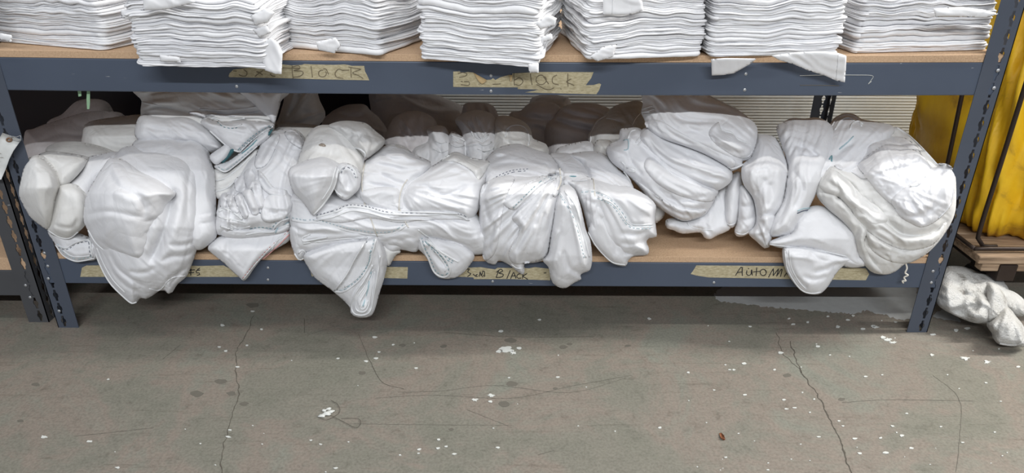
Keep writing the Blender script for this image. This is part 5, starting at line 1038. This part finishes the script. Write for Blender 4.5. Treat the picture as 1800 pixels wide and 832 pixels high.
tape('masking tape label reading BLACK in capitals below the fanned bundle', [[(803, 487), (812, 478), (823, 471), (845, 470), (870, 474), (875, 471), (930, 472), (940, 470), (967, 473), (967, 493), (900, 491), (833, 491), (832, 488), (815, 487)]],
     sc(820, 370, 5, [[(-5, 520), (25, 515), (12, 542), (38, 558), (10, 582)], [(58, 560), (78, 578), (98, 582)], [(78, 578), (96, 560)], ['L', (112, 582), (120, 538), (130, 578), (145, 532), (158, 538), (160, 582)], [(150, 570), (140, 585)], [(285, 525), (272, 560), (260, 592)], [(262, 545), (300, 518), (318, 535), (285, 552), (322, 562), (312, 585), (265, 592)], [(385, 528), (370, 565), (355, 600)],
                      [(388, 602), (400, 570), (415, 545), (425, 570), (435, 598)], [(398, 578), (432, 574)], [(475, 557), (450, 565), (442, 585), (455, 597), (482, 595)], [(497, 556), (492, 602)], [(532, 556), (498, 580), (515, 592), (538, 606)], [(678, 551), (702, 550)]]))
tape('long masking tape label reading Auto M partly hidden by the right hanging flap', [[(1214, 482), (1218, 477), (1224, 467), (1378, 468), (1450, 470), (1522, 472), (1528, 482), (1522, 493), (1400, 491), (1246, 488), (1226, 485)]],
     sc(1200, 430, 5, [['L', (465, 272), (490, 230), (512, 200), (525, 204), (522, 240), (525, 275)], [(478, 248), (528, 240)], [(565, 228), (562, 258), (580, 272), (600, 262), (606, 222), (612, 272)], [(578, 210), (582, 214)], [(652, 203), (648, 240), (645, 275)], [(618, 242), (682, 236)], circ(708, 246, 27, 28), ['L', (755, 288), (775, 250), (797, 212), (798, 245), (795, 276), (842, 214), (836, 245), (826, 280), (868, 216), (874, 222), (860, 282)], [(893, 285), (905, 262), (915, 250), (920, 268)]]))
# ghost of a removed label on the upper beam
gl = at(1468, 142, TH); g = empty('tape_residue', tuple(gl)); tag(g, 'outline of glue left by a removed label on the upper beam, right', 'tape residue')
P = spline([(1406, 133), (1450, 132), (1500, 132), (1533, 133), (1532, 140), (1526, 148), (1532, 143)], 2); mesh_obj('glue_line', *tube_geo(at(P[:, 0], P[:, 1], TH-.0004), .0007, 4), PAINTW, g)
P = spline([(1406, 150), (1440, 150), (1475, 151)], 2); mesh_obj('glue_line', *tube_geo(at(P[:, 0], P[:, 1], TH-.0004), .0005, 4), FADED, g)

# green tape ends hanging from the upper beam
for lab, P in (('short green tape end hanging under the upper beam', [(135, 152), (142, 152), (143, 169), (138, 170)]), ('longer narrow green tape end hanging under the upper beam', [(153, 152), (158, 152), (158, 180), (157, 192), (153, 192), (152, 175)])):
    P = np.array(P, float); n = len(P); Wp = at(P[:, 0], P[:, 1], .024); lo = Wp.copy(); lo[:, 1] += .0006
    o = mesh_obj('green_tape', list(Wp)+list(lo), [tuple(range(n)), tuple(range(n, 2*n))[::-1]]+[(i, (i+1) % n, n+(i+1) % n, n+i) for i in range(n)], GREEN, None, False, origin=tuple(Wp.mean(0)))
    tag(o, lab, 'tape')

# paper tag wired to the neighbouring post
tg = at(5, 270, -.02); t = empty('paper_tag', tuple(tg)); tag(t, 'white paper tag with a brown eyelet wired to the left rack post', 'tag')
rows = [((4, 234), (37, 246)), ((-2, 245), (30, 256)), ((-9, 258), (23, 266)), ((-16, 275), (16, 280)), ((-24, 292), (10, 297)), ((-32, 312), (2, 316))]
vs = []; 
for k, (a, b) in enumerate(rows):
    for m in range(5):
        s = m/4; vs.append(at(a[0]+(b[0]-a[0])*s, a[1]+(b[1]-a[1])*s, -.02-.004*math.sin(k*.9)))
n = len(vs); vs2 = [v+np.array((0, .0012, 0)) for v in vs]
fs = [(r*5+m, r*5+m+1, (r+1)*5+m+1, (r+1)*5+m) for r in range(5) for m in range(4)]
ed = [(i) for i in range(5)]+[r*5+4 for r in range(1, 6)]+[25+i for i in (3, 2, 1, 0)]+[r*5 for r in (4, 3, 2, 1)]
mesh_obj('card', vs+vs2, fs+[tuple(i+n for i in q[::-1]) for q in fs]+[(ed[i], ed[(i+1) % len(ed)], n+ed[(i+1) % len(ed)], n+ed[i]) for i in range(len(ed))], PAPER, t)
P = np.array(circ(16, 246, 4.2, 2.9, 0, 360, 16)); mesh_obj('eyelet', *tube_geo(at(P[:, 0], P[:, 1], -.0235), .0022, 6), GROM, t)
P = spline([(16, 246), (21, 240), (29, 241), (36, 239), (34, 248), (22, 246)], 1.5); mesh_obj('wire', *tube_geo(at(P[:, 0], P[:, 1], -.0245), .0009, 5), STEEL, t)
for q in ([(-10, 268), (2, 270)], [(-12, 275), (6, 277)], [(-14, 281), (0, 283)]):
    P = np.array(q, float); mesh_obj('faint_writing', *tube_geo(at(np.linspace(*P[:, 0], 8), np.linspace(*P[:, 1], 8)+np.array([0, 1, 0, 1, 0, 1, 0, 1]), -.0252), .0004, 4), FADED, t)

# ------------------------------------------------------------------ yellow laundry cart at the right
cart = empty('laundry_cart', (1.68, .38, 0)); tag(cart, 'yellow vinyl laundry cart in a dark rod frame on a wooden dolly', 'laundry cart')
X0, X1, Y0, Y1, ZB, ZT = 1.367, 2.10, .115, .68, .212, .99
bX0, bX1, bY0, bY1 = 1.393, 2.07, .145, .66
def bagmesh():
    n = 160; m = 60; vs = []; fs = []
    for j in range(m+1):
        t = j/m; z = ZB+(ZT-ZB)*t
        fl = .012*t+.014*math.sin(math.pi*min(1, t*1.4))-.025*max(0, 1-t*12)**2
        cx, cy = (bX0+bX1)/2, (bY0+bY1)/2; hx, hy = (bX1-bX0)/2+fl, (bY1-bY0)/2+fl*1.3
        for i in range(n):
            a = 2*math.pi*i/n; c, s = math.cos(a), math.sin(a); p = .32
            x = hx*math.copysign(abs(c)**p, c); y = hy*math.copysign(abs(s)**p, s)
            al = a*6
            w = .022*noise(al*.6+t*1.8, t*1.6, 77)+.010*(2*abs(noise(al*.9+t*3.5, t*2.6, 78))-.6)+.004*noise(al*2, t*9, 79)
            r = 1+w/math.hypot(x, y)*1.6
            vs.append((cx+x*r, cy+y*r, z))
    for j in range(m):
        for i in range(n): fs.append((j*n+i, j*n+(i+1) % n, (j+1)*n+(i+1) % n, (j+1)*n+i))
    fs.append(tuple(range(n))[::-1])
    k = len(vs); cx, cy = (bX0+bX1)/2, (bY0+bY1)/2
    for i in range(n): v = vs[m*n+i]; vs.append((cx+(v[0]-cx)*.985, cy+(v[1]-cy)*.985, v[2]-.002))
    for i in range(n): fs.append((m*n+i, m*n+(i+1) % n, k+(i+1) % n, k+i))
    return vs, fs
bag = mesh_obj('bag', *bagmesh(), BAG, cart)
def rod(pts, r=.006, name='frame_rod', cl=True):
    P = spline(pts, .02) if len(pts) > 2 else np.linspace(pts[0], pts[1], 20); mesh_obj(name, *tube_geo(P, r, 8), ROD, cart)
e = .020
for (x, y) in ((X0-e+.012, Y0-e+.016), (X1+e, Y0-e), (X1+e, Y1+e)):
    sx = 1 if x < 1.6 else -1; sy = 1 if y < .3 else -1
    rod([(x+sx*.06, y, ZB+.004), (x+sx*.02, y, ZB+.006), (x, y, ZB+.03), (x-sx*.004, y-sy*.004, .5), (x-sx*.01, y-sy*.012, .78), (x-sx*.015, y-sy*.02, ZT)])
rod([(X0-e-.012, Y0+.17, ZB+.01), (X0-e-.016, Y0+.175, .4), (X0-e-.03, Y0+.19, .75), (X0-e-.035, Y0+.20, ZT)])
for a, b in (((X0-e, Y0-e), (X1+e, Y0-e)), ((X0-e, Y0-e), (X0-e, Y1+e)), ((X0-e, Y1+e), (X1+e, Y1+e)), ((X1+e, Y0-e), (X1+e, Y1+e))):
    rod([(*a, ZB+.004), (*b, ZB+.004)]); rod([(*a, ZT), (*b, ZT)])
# wooden dolly deck: planks running left to right, side bearer, casters
dz0, dz1 = .155, .205
ys = [.066, .22, .375, .53, .70]
for k in range(4):
    v, f = box_geo(1.352+.006*(k % 2), 2.14, ys[k], ys[k+1]-.006, dz0+.026, dz1, .004, 6)
    v = [(x, y+.004*noise(x*4, k+.5, 9), z+.003*noise(x*6, k+.2, 8)) for x, y, z in v]; mesh_obj('deck_plank', v, f, WOOD, cart, False)
for x in (1.42, 2.01):
    v, f = box_geo(x, x+.05, .072, .70, dz0-.03, dz0+.021, .003); mesh_obj('bearer', v, f, ROD, cart, False)
v, f = box_geo(1.372, 2.12, .078, .11, dz0-.002, dz0+.025, .003); mesh_obj('front_rail', v, f, WOOD, cart, False)
for x in (1.46, 2.02):
    for y in (.2, .52):
        P = [(x+.045*0, y, .055)]; bm = bmesh.new(); bmesh.ops.create_cone(bm, cap_ends=True, segments=24, radius1=.055, radius2=.055, depth=.03)
        vs = [(x+q.co.z, y+q.co.x, .055+q.co.y) for q in bm.verts]; bm.verts.index_update(); fs = [[q.index for q in f.verts] for f in bm.faces]; bm.free(); mesh_obj('caster_wheel', vs, fs, BLACKR, cart, False)
        v, f = box_geo(x-.022, x+.022, y-.02, y+.02, .1, dz0+.022, .002); mesh_obj('caster_fork', v, f, ROD, cart, False)

# ------------------------------------------------------------------ towel on the floor
tw = atz(1715, 545, 0); T = empty('towel', (tw[0], tw[1], 0)); tag(T, 'crumpled dirty white terry towel on the floor by the right post', 'towel')
kw = dict(mat=TERRY, ztop=0.0, yfront=-9, crumple=.011, step=2.0)
def tp(poly, keys, bulge, edge, folds, creases=(), hems=()):
    puff(T, poly, keys, bulge, edge, folds, creases, hems, name='towel_fold', thick=.03, **kw)
tp([(1657, 474), (1672, 468), (1698, 470), (1724, 480), (1756, 489), (1772, 506), (1776, 530), (1760, 560), (1735, 569), (1708, 567), (1674, 553), (1650, 538), (1644, 519), (1650, 493)], [(468, .16), (569, -.02)], .05, 26, [dict(ang=25, lam=26, L=90, amp=.008)],
   [([(1676, 504), (1700, 500), (1730, 494)], .012, 5), ([(1690, 514), (1705, 520), (1722, 540)], .014, 6), ([(1700, 530), (1715, 545), (1720, 545)], .010, 5)])
tp([(1756, 512), (1780, 512), (1804, 532), (1806, 556), (1785, 556), (1765, 545)], [(512, .06), (556, .0)], .03, 14, [dict(ang=40, lam=20, amp=.004)])
tp([(1735, 502), (1748, 498), (1764, 512), (1774, 540), (1760, 560), (1742, 568), (1734, 566), (1732, 540)], [(498, .05), (568, -.03)], .035, 16, [dict(ang=80, lam=18, amp=.005)])
tp([(1736, 570), (1752, 553), (1770, 538), (1786, 556), (1800, 575), (1806, 600), (1800, 610), (1780, 609), (1757, 606), (1747, 597), (1745, 588), (1737, 578)], [(538, -.0), (610, -.09)], .035, 16, [dict(ang=55, lam=16, L=70, amp=.007)],
   [([(1766, 545), (1755, 570), (1750, 590)], .010, 4), ([(1775, 560), (1785, 585), (1790, 600)], .008, 4)], [dict(pts=[(1757, 604), (1780, 607), (1798, 602), (1800, 590)], r=.004, mat=TERRY)])
